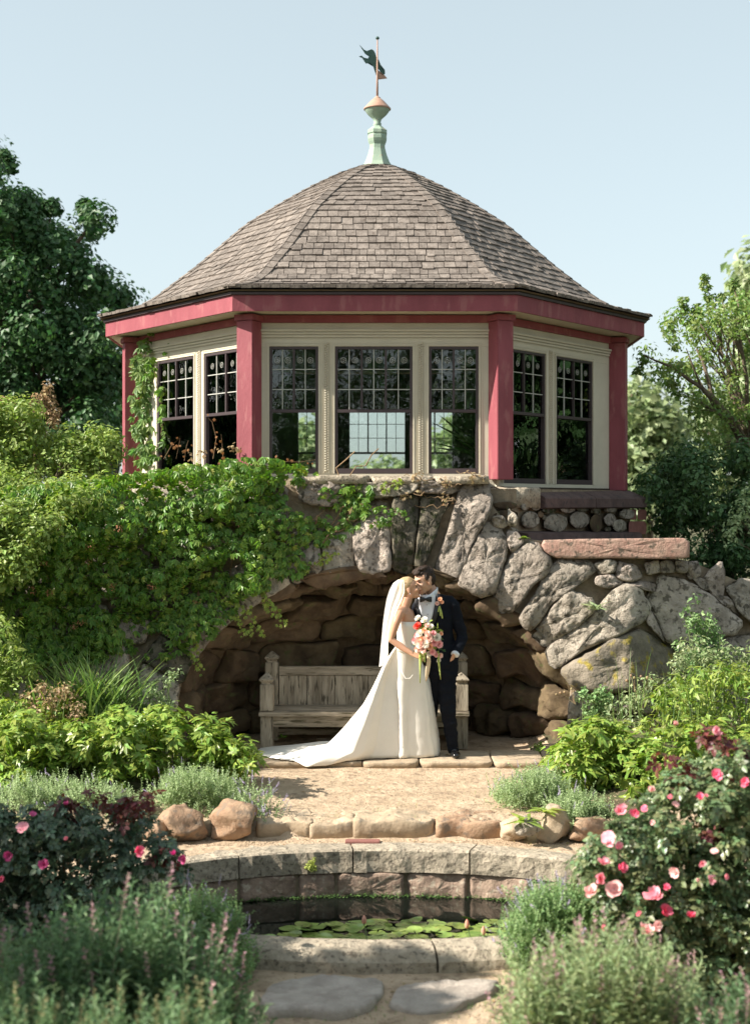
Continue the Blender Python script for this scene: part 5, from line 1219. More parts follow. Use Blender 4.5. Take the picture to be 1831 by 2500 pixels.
def far_tree(poly, Y, n, label, mt=M_far, per=70, size=.32, r=(.6,1.1), seed=1, dY=1.5):
    cl = [(*p, R.uniform(*r)) for p in poly_pts(poly, n, Y, dY, seed)]; xm = sum(c[0] for c in cl)/n
    return tree('distant_tree', label, 'tree', (xm, Y, ground_z(xm, Y)), cl, per, TD, size, mt, 'trees beyond the pavilion', trunk_r=.35, limbs=6, up=.4)
far_tree([(1505,1000),(1530,960),(1575,950),(1610,985),(1655,1010),(1660,1180),(1600,1230),(1500,1260)], 46, 75, 'hazy pale green tree directly right of the rightmost red post', seed=2)
far_tree([(1640,990),(1700,960),(1780,940),(1900,930),(1900,1250),(1640,1250)], 52, 70, 'soft olive tree seen through the bare branches at far right', seed=3)
far_tree([(1818,690),(1840,640),(1900,620),(1980,700),(1980,1000),(1830,1000),(1815,860)], 42, 60, 'grey green treetop cut off by the right edge of the picture', seed=4, mt=M_far)
far_tree([(862,1152),(890,1142),(925,1150),(930,1210),(860,1210)], 62, 12, 'small distant treetop low in the left of the centre window', seed=5, r=(.4,.7))
far_tree([(925,1152),(945,1138),(985,1130),(1010,1140),(1012,1210),(925,1210)], 60, 18, 'distant treetop low in the right of the centre window', seed=6, r=(.4,.7))
far_tree([(1050,1130),(1075,1100),(1100,1060),(1125,1030),(1150,1040),(1160,1200),(1050,1200)], 45, 34, 'pale tree seen through the right hand front window', seed=7, r=(.4,.8))
far_tree([(715,1080),(735,1040),(760,1050),(780,1090),(780,1200),(715,1200)], 50, 22, 'pale tree seen through the left hand front window', seed=8, r=(.4,.8))
# ---- right side trees
rt = [(1562,905),(1575,850),(1610,815),(1625,770),(1665,745),(1690,770),(1712,740),(1725,700),(1750,745),(1790,720),(1850,700),(1930,720),(1930,1120),(1800,1130),(1740,1090),(1700,1050),(1650,960),(1600,920)]
cl = [(*p, R.uniform(.10,.26)) for p in poly_pts(rt, 118, 19.3, 1.0, 9)]
for x, y in [(1720,680),(1722,700),(1728,725),(1668,735),(1668,755),(1790,695),(1758,725),(1570,880),(1560,905),(1700,755)]: cl.append((*P(x, y, 19.3), .07))
t = tree('olive_green_tree', 'airy light green tree with a long bare limb leaning left at far right', 'tree', (*P(1930,1300,19.6)[:2], ground_z(5.6, 19.6)), cl, 70, T_dia(.26,.06), .075, M_rtree, trunk_r=.14, fork=P(1860,1130,19.4), limbs=12, up=.3)
m = MB(); m.tube([P(1868,1142,19.3), P(1822,1085,19.1), P(1780,1020,18.9), P(1741,975,18.8), P(1712,945,18.7), P(1680,925,18.7), P(1640,895,18.7), P(1600,880,18.7), P(1570,865,18.7)], [.07,.06,.052,.042,.03,.024,.02,.014,.008], 8)
m.tube([P(1741,975,18.8), P(1730,930,18.9), P(1715,880,19), P(1700,850,19)], [.034,.028,.02,.012], 6); m.tube([P(1712,945,18.7), P(1690,890,18.6), P(1675,850,18.6)], [.016,.012,.006], 5)
m.build('limb', M_bark, t, True)
ds = [(1575,1180),(1640,1110),(1650,1060),(1700,1100),(1760,1120),(1800,1100),(1930,1100),(1930,1480),(1790,1430),(1700,1390),(1680,1330),(1580,1310)]
cl = [(*p, R.uniform(.14,.30)) for p in poly_pts(ds, 120, 18.2, .8, 12)]
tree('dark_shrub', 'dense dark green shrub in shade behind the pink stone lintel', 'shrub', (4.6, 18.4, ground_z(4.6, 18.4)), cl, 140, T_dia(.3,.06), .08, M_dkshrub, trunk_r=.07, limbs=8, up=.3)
cl = [(*P(x, y, 16.2), .12) for x, y in ((1822,1215),(1812,1235),(1795,1255),(1800,1275),(1785,1290),(1780,1310),(1830,1250),(1838,1190),(1845,1280))]
tree('pale_leaved_shrub', 'pale leaved drooping sprig at the right edge above the rocks', 'shrub', (5.0, 16.6, ground_z(5.0, 16.6)), cl, 45, T_dia(.34,.06), .05, M_cat, trunk_r=.02, limbs=6)
# ---- left shrubs on the bank
ls1 = [(-160,960),(20,990),(60,985),(100,1010),(130,1045),(170,1045),(200,1030),(240,1045),(285,1070),(290,1110),(250,1150),(270,1180),(230,1230),(170,1270),(110,1310),(70,1360),(60,1400),(-160,1460)]
cl = [(*p, R.uniform(.09,.20)) for p in poly_pts(ls1, 330, lambda x, y: 15.3-1.75*sstep(1130, 1260, y), .28, 14)]
tree('garden_shrub', 'sunlit pale green shrub on the bank left of the pavilion', 'shrub', (-3.6, 15.5, ground_z(-3.6, 15.5)), cl, 95, T_dia(.3,.06), .058, M_shrubp, trunk_r=.05, limbs=16)
lb_ = thing('seedhead_shrub', P(80,1200,16.4), 'bush with tall tan seed plumes rising above the pale shrub at left', 'shrub')
m = MB(); tips = [(112,940),(98,965),(120,970),(80,990),(60,1000),(20,985),(5,975),(-20,990),(130,1000)]
for i, (x, y) in enumerate(tips): branch(m, P(60+i*4, 1200, 16.4), P(x, y, 16.2), .012, .004, i, .03)
m.build('stems', M_twig, lb_)
leaves('plumes', cloud([(*P(x+R.uniform(-8,8), y+k*9, 16.2), .055) for x, y in tips for k in range(5)], 34, T_dia(.22), .05, up=1.), M_tan, lb_)
# ---- Virginia creeper over the arch
crp = thing('virginia_creeper', (-1.8, 14.2, .1), 'lush green Virginia creeper draped over the left half of the stone arch', 'creeper')
cp = [(-160,1215),(-60,1195),(40,1185),(140,1175),(240,1165),(340,1150),(460,1135),(560,1118),(640,1112),(720,1128),(790,1162),(850,1185),(920,1172),(975,1170),(985,1188),(930,1200),(905,1225),(900,1250),(890,1272),(860,1290),(840,1320),(780,1345),(760,1388),(700,1415),(660,1405),(655,1440),(600,1450),(575,1500),(540,1520),(520,1555),(470,1560),(440,1600),(380,1610),(300,1590),(200,1620),(100,1640),(0,1640),(-160,1650)]
holes = [[(700,1175),(775,1185),(790,1235),(770,1262),(705,1240)],[(545,1355),(600,1350),(600,1395),(550,1410)],[(320,1545),(400,1530),(420,1590),(330,1600)]]
def bulge(px, py):
    top = sstep(1560, 1230, py)
    b_ = .06+.52*sstep(830, 480, px)*(.10+.90*top)+.34*nz(Vector((px*.009, py*.012, 2)))*sstep(900, 600, px)+.12*nz(Vector((px*.024, py*.028, 5)))
    if px < 330: b_ += .30*sstep(330, 60, px)
    return max(b_, .04)
pos = []; nrm = []; cnt = 0; rr = random.Random(31)
def density(x, y): return .55+.9*nz(Vector((x*.018, y*.018, 7)))+(.35 if x < 700 else -.05)
while len(pos) < 7600:
    x, y = rr.uniform(-160, 990), rr.uniform(1110, 1650)
    if not inpoly(x, y, cp) or any(inpoly(x, y, h_) for h_ in holes) or rr.random() > density(x, y): continue
    bl = bulge(x, y); e = 8; h0 = bulge(x+e, y)-bulge(x-e, y); h1 = bulge(x, y+e)-bulge(x, y-e); k = e*2*.0041
    w = wmap(x, y, bl*rr.uniform(.35, 1.)+rr.uniform(0, .05)); pos.append(w); nrm.append(Vector((-h0/k*.8, -1, h1/k*.8+.55))+Vector((rr.gauss(0,.35), rr.gauss(0,.35), rr.gauss(0,.35))))
# the top of the mound runs back towards the pavilion
while len(pos) < 10600:
    x = rr.uniform(-3.9, -.75); y = rr.uniform(14.55, 15.25 if x > -1.4 else 16.9)
    if x > -1.5 and y > 15.22: continue
    zt = 2.62-.55*sstep(-1.9, -3.6, x)+.22*nz(Vector((x*1.7, y*1.7, 0)))+.10*sstep(-.8,-1.3,x); 
    if x < -1.35: lim = 17.3-(x+2.95)*1.2; 
    if x > -2.95 and y > 15.2+(-1.42-x)*1.32: continue
    if rr.random() > density(x*240+900, y*70): continue
    pos.append(Vector((x, y, zt+rr.uniform(-.10, .06)-.35*sstep(14.9, 14.5, y)*sstep(-1.2,-1.6,x)))); nrm.append(Vector((rr.gauss(0,.5), rr.gauss(-.5,.5), 1)))
xd = np.array([(rr.gauss(0,.6), -.5, -1.) for _ in pos]); pos = np.array(pos); nrm = np.array(nrm); sz = NR.uniform(.045, .098, len(pos))
young = NR.random(len(pos)) < .10
# the nearest and largest leaves are pieces of their own
big = np.argsort(-sz*(~young)*(pos[:, 1] < 14.6))[:290]; mask = np.zeros(len(pos), bool); mask[big] = True
v, f = T_palm; pmL = mesh_np(v, f, 'leaf'); pmL.materials.append(M_creep)
for i in big:
    z = Vector(nrm[i]).normalized(); x = Vector(xd[i]); x = (x-z*x.dot(z)).normalized(); y = z.cross(x)
    inst('leaf', pmL, Matrix.Translation(pos[i]-Vector((0,.02,0))) @ Matrix((x, y, z)).transposed().to_4x4() @ Matrix.Diagonal((sz[i],)*3+(1,)), crp)
a = ~mask & ~young
leaves('foliage', scatter(T_palm, pos[a], xd[a], nrm[a], sz[a]), M_creep, crp); a = ~mask & young
leaves('young_foliage', scatter(T_palm, pos[a], xd[a], nrm[a], sz[a]*.8), M_creepy, crp)
def vine(pts, name, parent, dens=.03, size=.05, mt=M_creep, stem=.005, tm=T_palm, spread=.05, stemmat=None):
    m = MB(); m.tube(pts, [stem*(1-.6*i/(len(pts)-1)) for i in range(len(pts))], 5); m.build('vine_stem', stemmat or M_twig, parent)
    pp = []; L_ = [(pts[i+1]-pts[i]).length for i in range(len(pts)-1)]
    for i, l in enumerate(L_):
        for k in range(max(1, int(l/dens))): pp.append(pts[i].lerp(pts[i+1], rr.random())+Vector((rr.gauss(0,spread), rr.gauss(-spread*.5,spread*.6), rr.gauss(0,spread))))
    N = len(pp); return leaves(name, scatter(tm, pp, [(rr.gauss(0,.7), -.4, -1) for _ in pp], [(rr.gauss(0,.5), -1+rr.gauss(0,.3), .5+rr.gauss(0,.4)) for _ in pp], NR.uniform(.6, 1.2, N)*size), mt, parent)
W_ = lambda x, y, h=.14: wmap(x, y, h)
for pts, s_ in (([(640,1400),(650,1450),(662,1480),(680,1515),(700,1525)], .045), ([(600,1480),(610,1510),(625,1535),(650,1540)], .04), ([(575,1500),(590,1535),(612,1548)], .04), ([(880,1230),(920,1240),(960,1245),(1000,1262)], .05), ([(900,1280),(935,1270),(960,1262)], .05), ([(930,1195),(955,1180),(990,1175)], .045), ([(470,1560),(475,1600),(490,1640)], .045), ([(760,1385),(790,1360),(820,1350)], .04)):
    vine([W_(x, y) for x, y in pts], 'trailing_leaves', crp, .012, s_, M_creepy if s_ < .046 else M_creep, spread=.028)
m = MB()
for k in range(46):
    x = rr.uniform(330, 960); y = rr.uniform(1180, 1520)
    if not inpoly(x, y, cp): continue
    p = [W_(x, y, .05)]; 
    for _ in range(5): x += rr.uniform(-14, 26); y += rr.uniform(-30, 12); p.append(W_(x, y, .05+rr.uniform(0,.08)))
    m.tube(p, .006, 4)
for (x, y) in ((1020,1165),(1090,1180),(1070,1215),(1000,1200),(1150,1158),(1040,1235)):
    p = [W_(x+k*9, y+rr.uniform(-6,6)+k*1.5, .10+.02*k) for k in range(-4, 5)]; m.tube(p, .004, 4)
tag(m.build('bare_stems', M_twig, crp), kind='stuff')
leaves('rusty_leaves', cloud([(*W_(x+rr.uniform(-26,26), y+rr.uniform(-8,8), .12), .06) for x, y in ((1020,1168),(1090,1180),(1150,1160),(1000,1205),(1100,1215),(480,1110),(560,1095)) for _ in range(3)], 8, T_palm, .035), M_tan, crp)
leaves('rust_flowerheads', cloud([(*W_(x, y, bulge(x, y)+.06), .045) for x, y in ((150,1285),(110,1375),(80,1440),(215,1370),(290,1288),(220,1335),(275,1432),(370,1430),(480,1470),(200,1520),(180,1530),(120,1445),(65,1375))], 26, T_dia(.3), .022), M_rosered if False else mat('rust_flower', (.36,.17,.09), rand=.3, rough=.8, bump=0), crp)
# the creeper that climbs the left post
cv = thing('post_creeper', P(340,1120,17.1), 'creeper with large pale green leaves climbing the leftmost red post', 'creeper')
pts = [P(352,1130,17.15), P(350,1080,17.15), P(345,1020,17.15), P(352,960,17.15), P(350,900,17.12), P(356,850,17.1), P(360,835,17.1)]
vine(pts, 'foliage', cv, .011, .125, leafmat('pale_creeper_leaf', (.13,.23,.06), (.24,.34,.12), transl=.35), .01, spread=.055)
vine([P(370,1120,17), P(390,1080,17), P(400,1010,16.95), P(385,950,16.95), P(372,880,17)], 'side_foliage', cv, .03, .10, M_creep, .006, spread=.05)
vine([P(352,835,17.05), P(380,820,17), P(410,815,16.9), P(425,845,16.8), P(400,860,16.8)], 'tendril_leaves', cv, .04, .05, M_creep, .004, spread=.03)
rv = thing('dry_creeper', P(560,1130,15.3), 'reddish brown withered creeper shoots in front of the left pavilion windows', 'creeper')
for pts in ([(520,1120),(528,1070),(518,1030),(508,1020)], [(545,1120),(542,1080),(540,1060)], [(400,1120),(420,1085),(440,1070),(430,1120)], [(450,1125),(455,1090),(460,1075)], [(600,1130),(660,1125),(730,1128),(770,1122)], [(575,1110),(590,1090),(600,1080)]):
    vine([P(x, y, 15.2+(0 if x > 560 else .5)) for x, y in pts], 'dry_leaves', rv, .05, .036, mat('rust_leaf', (.26,.12,.05), (.36,.20,.09), 8, rand=.3, rough=.7, bump=0, transl=.3), .004, spread=.035)

# ---- beds
def bushy(name, label, cat, poly, Y, dY, n, r, per, tm, size, mt, group=None, stems=10, **kw):
    pts = poly_pts(poly, n, Y, dY, int(abs(poly[0][0]))+n); xm = sum(p.x for p in pts)/n; ym = sum(p.y for p in pts)/n
    gz0 = ground_z(xm, ym); t = thing(name, (xm, ym, gz0), label, cat, group); m = MB()
    for i in range(stems): q = pts[i*len(pts)//stems]; branch(m, (xm+(q.x-xm)*.6, ym+(q.y-ym)*.6, min(ground_z(q.x, q.y), q.z-.02)), q, .007, .003, i, .06, 4)
    tag(m.build('stems', M_stemg, t), kind='stuff')
    leaves('foliage', cloud([(*p, R.uniform(*r)) for p in pts], per, tm, size, **kw), mt, t); return t
# peonies left
PEO = 'peonies along the path'
for i, (poly, Y, l) in enumerate([
  ([(-60,1830),(0,1775),(60,1758),(130,1765),(190,1790),(200,1870),(150,1905),(-60,1920)], 12.2, 'leafy peony clump at the far left edge, beneath the iris blades'),
  ([(170,1800),(220,1755),(290,1745),(330,1775),(370,1760),(390,1850),(330,1910),(200,1905)], 12.3, 'leafy peony clump in the middle of the left bed'),
  ([(360,1760),(400,1725),(450,1740),(500,1732),(545,1770),(560,1800),(610,1820),(625,1850),(590,1880),(560,1905),(420,1920),(370,1880)], 12.5, 'tall leafy peony reaching over the path left of the train'),
  ]):
    bushy('peony', l, 'peony', poly, Y, .35, 75, (.07,.13), 17, T_peony, .085, M_peony, PEO, 26, up=1.0, shell=.5)
for i, (poly, Y, l) in enumerate([
  ([(1350,1850),(1385,1790),(1440,1765),(1500,1780),(1560,1810),(1600,1890),(1560,1960),(1450,1960),(1370,1910)], 12.3, 'leafy peony with dark glossy leaves at the right foot of the arch'),
  ([(1540,1850),(1600,1790),(1680,1780),(1860,1790),(1860,1900),(1700,1960),(1560,1990)], 11.9, 'leafy peony behind the pink rose on the right')]):
    bushy('peony', l, 'peony', poly, Y, .35, 105, (.07,.13), 17, T_peony, .088, M_peony, PEO, 22, up=1.0, shell=.5)
# iris / daylily clump
ir = thing('iris_clump', (P(230,1740,13.3).x, 13.3, ground_z(-2.6, 13.3)), 'tuft of long upright grassy iris blades below the creeper', 'iris')
tb = T_blade(.45, .017)
def blades(cx, cy, Y, N, h, spread, mt, name, parent, tm=tb, lean=.5):
    c = P(cx, cy, Y); pos = [(c.x+rr.gauss(0,spread), Y+rr.gauss(0,spread*.7), c.z) for _ in range(N)]; az = [rr.uniform(0, 6.28) for _ in range(N)]
    nr = [(math.cos(a)*rr.uniform(0,lean), math.sin(a)*rr.uniform(0,lean), 1) for a in az]
    return leaves(name, scatter(tm, pos, [(math.cos(a), math.sin(a), 0) for a in az], nr, NR.uniform(.55, 1.1, N)*h), mt, parent)
blades(235, 1775, 13.3, 330, .78, .17, M_grass, 'blades', ir); blades(160, 1760, 13.2, 120, .5, .15, M_bed, 'blades', ir)
bushy('flowering_weed', 'tangle of tan flowered weeds beside the iris blades', 'weed', [(60,1700),(120,1660),(200,1690),(230,1740),(150,1790),(60,1780)], 12.9, .2, 40, (.05,.1), 22, T_dia(.3), .045, M_tan, None, 12)
bushy('leafy_perennial', 'spiky leaved perennial at the far left edge under the creeper', 'perennial', [(-80,1560),(0,1480),(40,1520),(70,1600),(110,1640),(90,1720),(0,1760),(-80,1760)], 13.3, .25, 90, (.06,.12), 26, T_leaf(.16), .075, M_shrubp, None, 20)
bushy('garden_shrub', 'low bright green plants filling the left bed behind the peonies', 'shrub', [(-80,1700),(60,1720),(200,1735),(330,1760),(380,1740),(360,1800),(100,1800),(-80,1800)], 12.8, .25, 80, (.07,.12), 30, T_dia(.3), .055, M_bed, None, 12)
t = bushy('wispy_shrub', 'wispy grey leaved twigs left of the niche', 'shrub', [(330,1700),(370,1650),(430,1620),(440,1640),(400,1690),(420,1720),(350,1740)], 13.4, .15, 36, (.03,.07), 16, T_dia(.35), .035, M_cat, None, 18)
# catmint mounds
CATM = 'catmint mounds spilling on to the path'
def catmint(poly, Y, label, n=70, h=.13, mt=M_cat, fl=.03, dY=.3, per=20, grp=CATM):
    pts = poly_pts(poly, n, Y, dY, n+int(Y*10)); xm = sum(p.x for p in pts)/n; t = thing('catmint', (xm, Y, ground_z(xm, Y)), label, 'catmint', grp); N = n*per
    pos = np.repeat(np.array([tuple(p) for p in pts]), per, 0)+NR.normal(size=(N, 3))*np.array([.05,.05,.03])-np.array([0,0,h*.6]); nr = NR.normal(size=(N,3))*.45+np.array([0,-.15,1])
    leaves('foliage', scatter(T_cat, pos, unit(N), nr, NR.uniform(.7, 1.25, N)*h), mt, t)
    k = NR.random(N) < fl; leaves('flower_spikes', scatter(T_flsp, pos[k], unit(k.sum()), nr[k], NR.uniform(1.2, 1.7, k.sum())*h), M_catF, t); return t
catmint([(390,1920),(430,1885),(500,1878),(560,1900),(600,1940),(610,1990),(560,2010),(480,1995),(400,1975)], 11.75, 'silvery catmint mound between the left peony and the path', 90)
catmint([(-60,1930),(60,1900),(160,1905),(260,1920),(330,1940),(340,1985),(200,2010),(-60,2020)], 11.6, 'silvery catmint mound at the far left behind the dark rose', 110)
catmint([(600,1930),(640,1920),(660,1960),(690,2000),(640,2015),(605,2000)], 11.5, 'sparse lilac catmint sprigs straying over the gravel path', 16, .15, M_cat, .6, .15, 7)
catmint([(1225,1920),(1260,1890),(1320,1880),(1370,1900),(1360,1960),(1290,1985),(1235,1970)], 11.9, 'silvery catmint mound on the right of the gravel path', 70)
catmint([(1350,1960),(1400,1935),(1470,1950),(1500,1990),(1470,2040),(1390,2030)], 11.5, 'silvery catmint mound under the right peony, above the tall tan rock', 70)
catmint([(1250,2230),(1300,2190),(1370,2170),(1440,2180),(1470,2250),(1450,2330),(1340,2350),(1250,2330)], 8.6, 'loose green catmint beside the right end of the pond rim', 150, .13, M_catd, .08, .35, 22, None)
catmint([(430,2200),(500,2180),(560,2230),(585,2300),(580,2380),(480,2380),(420,2300)], 8.5, 'green catmint beside the left end of the pond rim', 110, .13, M_catd, .08, .3, 22, None)
# broad leaves on the rock
def rosette(px, py, Y, N, L_, label, mt, w=.2, name='broadleaf_plant', el=.5, grp=None):
    c = P(px, py, Y); t = thing(name, c, label, 'plant', grp); lm0 = mesh_np(*T_leaf(w, .1, .35), 'leaf'); lm0.materials.append(mt)
    for k in range(N):
        a = k*2.4+rr.random(); e = el+rr.uniform(-.3, .3); s_ = L_*rr.uniform(.7, 1.15)
        inst('leaf', lm0, Matrix.Translation(c+Vector((rr.uniform(-.03,.03), rr.uniform(-.03,.03), 0))) @ RM(a, e, s_), t)
    return t
rosette(1275,2010,10.95,9,.17,'broad leaved green plant sprawling over the small rock on the right', M_peony, .2)
rosette(1330,1985,11.1,10,.16,'broad leaved green plant on top of the tall tan rock', M_peony, .2)
rosette(1455,1490,14.25,16,.17,'ferny weed rooted in a joint of the right arch stones', leafmat('grey_weed_leaf', (.22,.28,.13), (.30,.36,.20)), .13, 'weed', .55)
rosette(1275,1315,14.6,12,.07,'small bright green ivy sprig at the left end of the pink lintel', M_bed, .35, 'weed', .5)
rosette(690,1803,14.6,12,.06,'small green weed growing under the bench', M_creep, .3, 'weed', .6)
for x, y, l in ((1700,1500,'leafy shoot climbing the right boulders below the big grey block'),(1725,1540,'dense leafy weed on the right boulders'),):
    bushy('weed', l, 'weed', [(x-50,y+60),(x-25,y-10),(x,y-50),(x+30,y+20),(x+60,y+40),(x+50,y+120),(x-30,y+120)], 14.25, .12, 40, (.04,.08), 14, T_dia(.34), .05, M_catd, None, 10)
# right bed: light flowering tangle up to the wall
bushy('leafy_perennial', 'bright lime leaved perennials at the right edge below the boulders', 'perennial', [(1560,1800),(1600,1700),(1640,1650),(1700,1640),(1780,1620),(1920,1600),(1920,1820),(1700,1840)], 13.2, .35, 150, (.06,.14), 26, T_leaf(.16), .08, M_bed, None, 30)
bushy('leafy_perennial', 'pale flowering tangle of weeds growing against the right boulders', 'perennial', [(1460,1760),(1500,1700),(1560,1680),(1640,1620),(1680,1560),(1760,1580),(1920,1560),(1920,1660),(1700,1700),(1560,1780)], 13.8, .2, 120, (.05,.11), 22, T_dia(.3), .05, leafmat('sage_weed', (.20,.26,.12), (.32,.37,.20)), None, 30)
bushy('weed', 'leafy weeds with small seed heads beside the base stone of the arch', 'weed', [(1410,1700),(1440,1670),(1480,1680),(1500,1720),(1460,1750),(1420,1740)], 13.9, .1, 34, (.03,.06), 16, T_dia(.34), .045, M_catd, None, 12)
bushy('weed', 'low green weeds on the terrace slabs by the right peony', 'weed', [(1295,1822),(1330,1812),(1350,1828),(1310,1834)], 14.2, .08, 14, (.02,.04), 14, T_dia(.34), .035, M_bed, None, 5)
sp_ = thing('grass_stalks', (P(1680,1700,13.3).x, 13.3, ground_z(3.0,13.3)), 'tall thin green flower stalks rising from the right bed', 'grass')
blades(1660, 1760, 13.1, 46, .62, .3, M_grass, 'stalks', sp_, T_blade(.12, .006), .25)
for (x, y) in ((1395,1690),(1365,1700),(1530,1650),(1575,1655),(1600,1660),(1545,1648)): pass
dh = thing('seedhead_weed', P(1560,1720,13.9), 'thin stalks with dry round seed heads before the lichen stone', 'weed'); m = MB()
for i, (x, y) in enumerate(((1530,1662),(1548,1655),(1565,1652),(1580,1655),(1540,1650),(1590,1660))):
    branch(m, P(1570,1740,13.9), P(x, y, 13.85), .003, .002, i, .1); v, f = ellip(P(x, y, 13.85), (.014,.014,.014), n=8, m=6); m.add(v, f)
m.build('stems', M_tan, dh)
dh = thing('seedhead_weed', P(1400,1730,14.0), 'thin stalks with dry seed heads crossing the dark edge of the niche', 'weed'); m = MB()
for i, (x, y) in enumerate(((1358,1696),(1368,1692),(1378,1690),(1395,1682),(1400,1688))):
    branch(m, P(1405,1720,14.0), P(x, y, 14.0), .003, .002, i, .1); v, f = ellip(P(x, y, 14.), (.012,.012,.012), n=8, m=6); m.add(v, f)
m.build('stems', M_tan, dh)
# ---- roses
ro_rows = [(5,1.,.15),(5,.85,.5),(4,.55,.9)]
M_rp = mat('pink_rose_petal', (.82,.32,.40), (.88,.52,.56), 30, rand=.12, rough=.55, bump=0, transl=.3); M_rh = mat('hot_pink_petal', (.78,.14,.26), (.84,.28,.38), 30, rand=.12, rough=.55, bump=0, transl=.3); M_rm = mat('magenta_petal', (.46,.05,.18), (.58,.14,.30), 30, rand=.12, rough=.55, bump=0, transl=.25); M_rl = mat('pale_pink_petal', (.84,.50,.50), (.88,.66,.62), 30, rand=.1, rough=.55, bump=0, transl=.3)
RB = [[petal_bloom(1, rw, 'rose_bloom', mm_, i*7+q+20, cup=cp_, jit_=2.2) for q, (rw, cp_) in enumerate(((ro_rows, .5), ([(5,1.,.05),(4,.7,.5)], .2), ([(6,1.,.35),(4,.62,.8)], .7), ([(5,.8,.9),(4,.6,1.2)], .9)))] for i, mm_ in enumerate((M_rp, M_rh, M_rm, M_rl))]
def rose(name, label, poly, Y, dY, n, r, per, lm_, blooms, size, reds, base):
    t = thing(name, base, label, 'rose bush'); pts = poly_pts(poly, n, Y, dY, n); m = MB(); base = Vector(base)
    for i in range(26):
        q = pts[i*n//26]; branch(m, base+Vector((rr.uniform(-.25,.25), rr.uniform(-.2,.2), 0)), q, .010, .004, i, .08, 6)
    m.build('stems', M_twig, t)
    leaves('foliage', cloud([(*p, rr.uniform(*r)) for p in pts], per, T_rose, size, up=.7, shell=.5), lm_, t)
    leaves('red_shoots', cloud([(*P(x, y, Y-.2), .07) for x, y in reds], 9, T_rose, size*1.05, up=.8), M_rosered, t)
    for (x, y, s_, k) in blooms:
        p = P(x, y, Y-dY*1.25); z = Vector((rr.uniform(-1.1,.8), -1, rr.uniform(-.1,1.6))).normalized(); s_ = s_*.84*rr.uniform(.8, 1.15)*(Y-dY)/F; opn = rr.uniform(.8, 1.5)
        inst('flower', rr.choice(RB[k]), Matrix.Translation(p) @ z.to_track_quat('Z', 'Y').to_matrix().to_4x4() @ Matrix.Rotation(rr.random()*6, 4, 'Z') @ Matrix.Diagonal((s_, s_*rr.uniform(.8, 1.1), s_*opn, 1)), t)
    return t
lp = [(-80,2020),(0,1995),(60,2010),(110,1975),(160,1985),(230,1950),(260,1985),(330,1950),(370,1990),(380,2040),(440,2085),(450,2110),(380,2140),(350,2200),(240,2260),(-80,2330)]
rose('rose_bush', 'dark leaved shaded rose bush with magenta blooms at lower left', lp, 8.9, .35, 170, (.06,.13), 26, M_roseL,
     [(80,1988,11,2),(55,2022,17,0),(20,2090,16,2),(3,2148,12,1),(108,2112,14,2),(165,2050,14,0),(338,2080,20,1),(428,2088,16,2),(452,2100,14,2),(160,1965,9,2)], .042,
     [(230,1945),(250,1955),(310,1965),(335,1960),(370,1950),(350,1975),(150,1970),(165,1955),(390,2100),(410,2095),(300,1985)], (-1.95, 9.0, -.3))
rp = [(1420,2130),(1455,2060),(1480,2010),(1540,1985),(1600,1960),(1640,1910),(1700,1870),(1780,1840),(1920,1820),(1920,2480),(1760,2480),(1640,2360),(1530,2330),(1480,2260),(1440,2180)]
rose('rose_bush', 'large rose bush with many bright pink blooms at the right', rp, 8.3, .45, 330, (.06,.13), 30, M_roseR,
     [(1465,2145,26,0),(1500,2170,22,3),(1440,2180,20,3),(1470,2110,16,0),(1515,2120,14,1),(1488,2050,24,0),(1512,2068,14,0),(1515,1980,18,0),(1550,1985,16,1),(1572,1975,10,1),(1585,1930,18,3),(1640,1950,20,0),(1650,1965,12,3),(1600,2190,26,0),(1628,2170,12,1),(1650,2130,20,3),(1700,2150,12,3),(1712,2110,10,0),(1736,2150,16,0),(1562,2235,20,0),(1620,2225,24,1),(1685,2238,20,1),(1575,2275,20,3),(1605,2260,14,3),(1475,2270,10,1),(1750,1892,18,1),(1745,2080,12,3),(1708,1950,16,1),(1725,1945,10,0),(1646,1768,13,3),(1740,1790,16,0),(1820,1910,14,1),(1595,2010,10,3),(1770,2140,10,0)], .044,
     [(1735,1800),(1760,1800),(1780,1815),(1720,1798),(1800,1840),(1820,1870),(1680,1900),(1660,1880),(1720,2030),(1740,2050),(1780,2000),(1760,1900),(1620,1850)], (2.1, 8.5, -.35))
# ---- lavender in front
def lavender(poly, Y, dY, label, N, h, mt, fm, fl=.3, tmS=T_lav):
    pts = poly_pts(poly, N, Y, dY, N); xm = sum(p.x for p in pts)/N; t = thing('lavender', (xm, Y, ground_z(xm, Y)), label, 'lavender', 'lavender in the foreground')
    pos = np.array([tuple(p) for p in pts])-np.array([0,0,h*.85]); nr = NR.normal(size=(N,3))*.16+np.array([.05,0,1]); s_ = NR.uniform(.75, 1.2, N)*h
    leaves('foliage', scatter(tmS, pos, unit(N), nr, s_), mt, t); k = NR.random(N) < fl
    leaves('flower_spikes', scatter(T_flsp, pos[k], unit(k.sum()), nr[k], s_[k]*1.12), fm, t); return t
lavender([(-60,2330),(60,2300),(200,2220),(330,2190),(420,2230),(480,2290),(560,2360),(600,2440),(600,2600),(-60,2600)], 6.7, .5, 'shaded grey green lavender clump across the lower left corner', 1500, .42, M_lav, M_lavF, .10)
lavender([(-60,2440),(100,2420),(250,2430),(420,2440),(560,2470),(580,2640),(-60,2640)], 5.7, .3, 'blurred lavender tips at the very bottom left', 380, .34, M_lav, mat('cream_flower_spike', (.24,.23,.12), rand=.2, rough=.8, bump=0, transl=.3), .25)
lavender([(1240,2420),(1300,2350),(1400,2300),(1520,2290),(1620,2340),(1700,2400),(1740,2600),(1240,2640)], 6.8, .5, 'sunlit pale lavender clump at the bottom right', 1300, .40, M_lavR, M_lavF, .16)
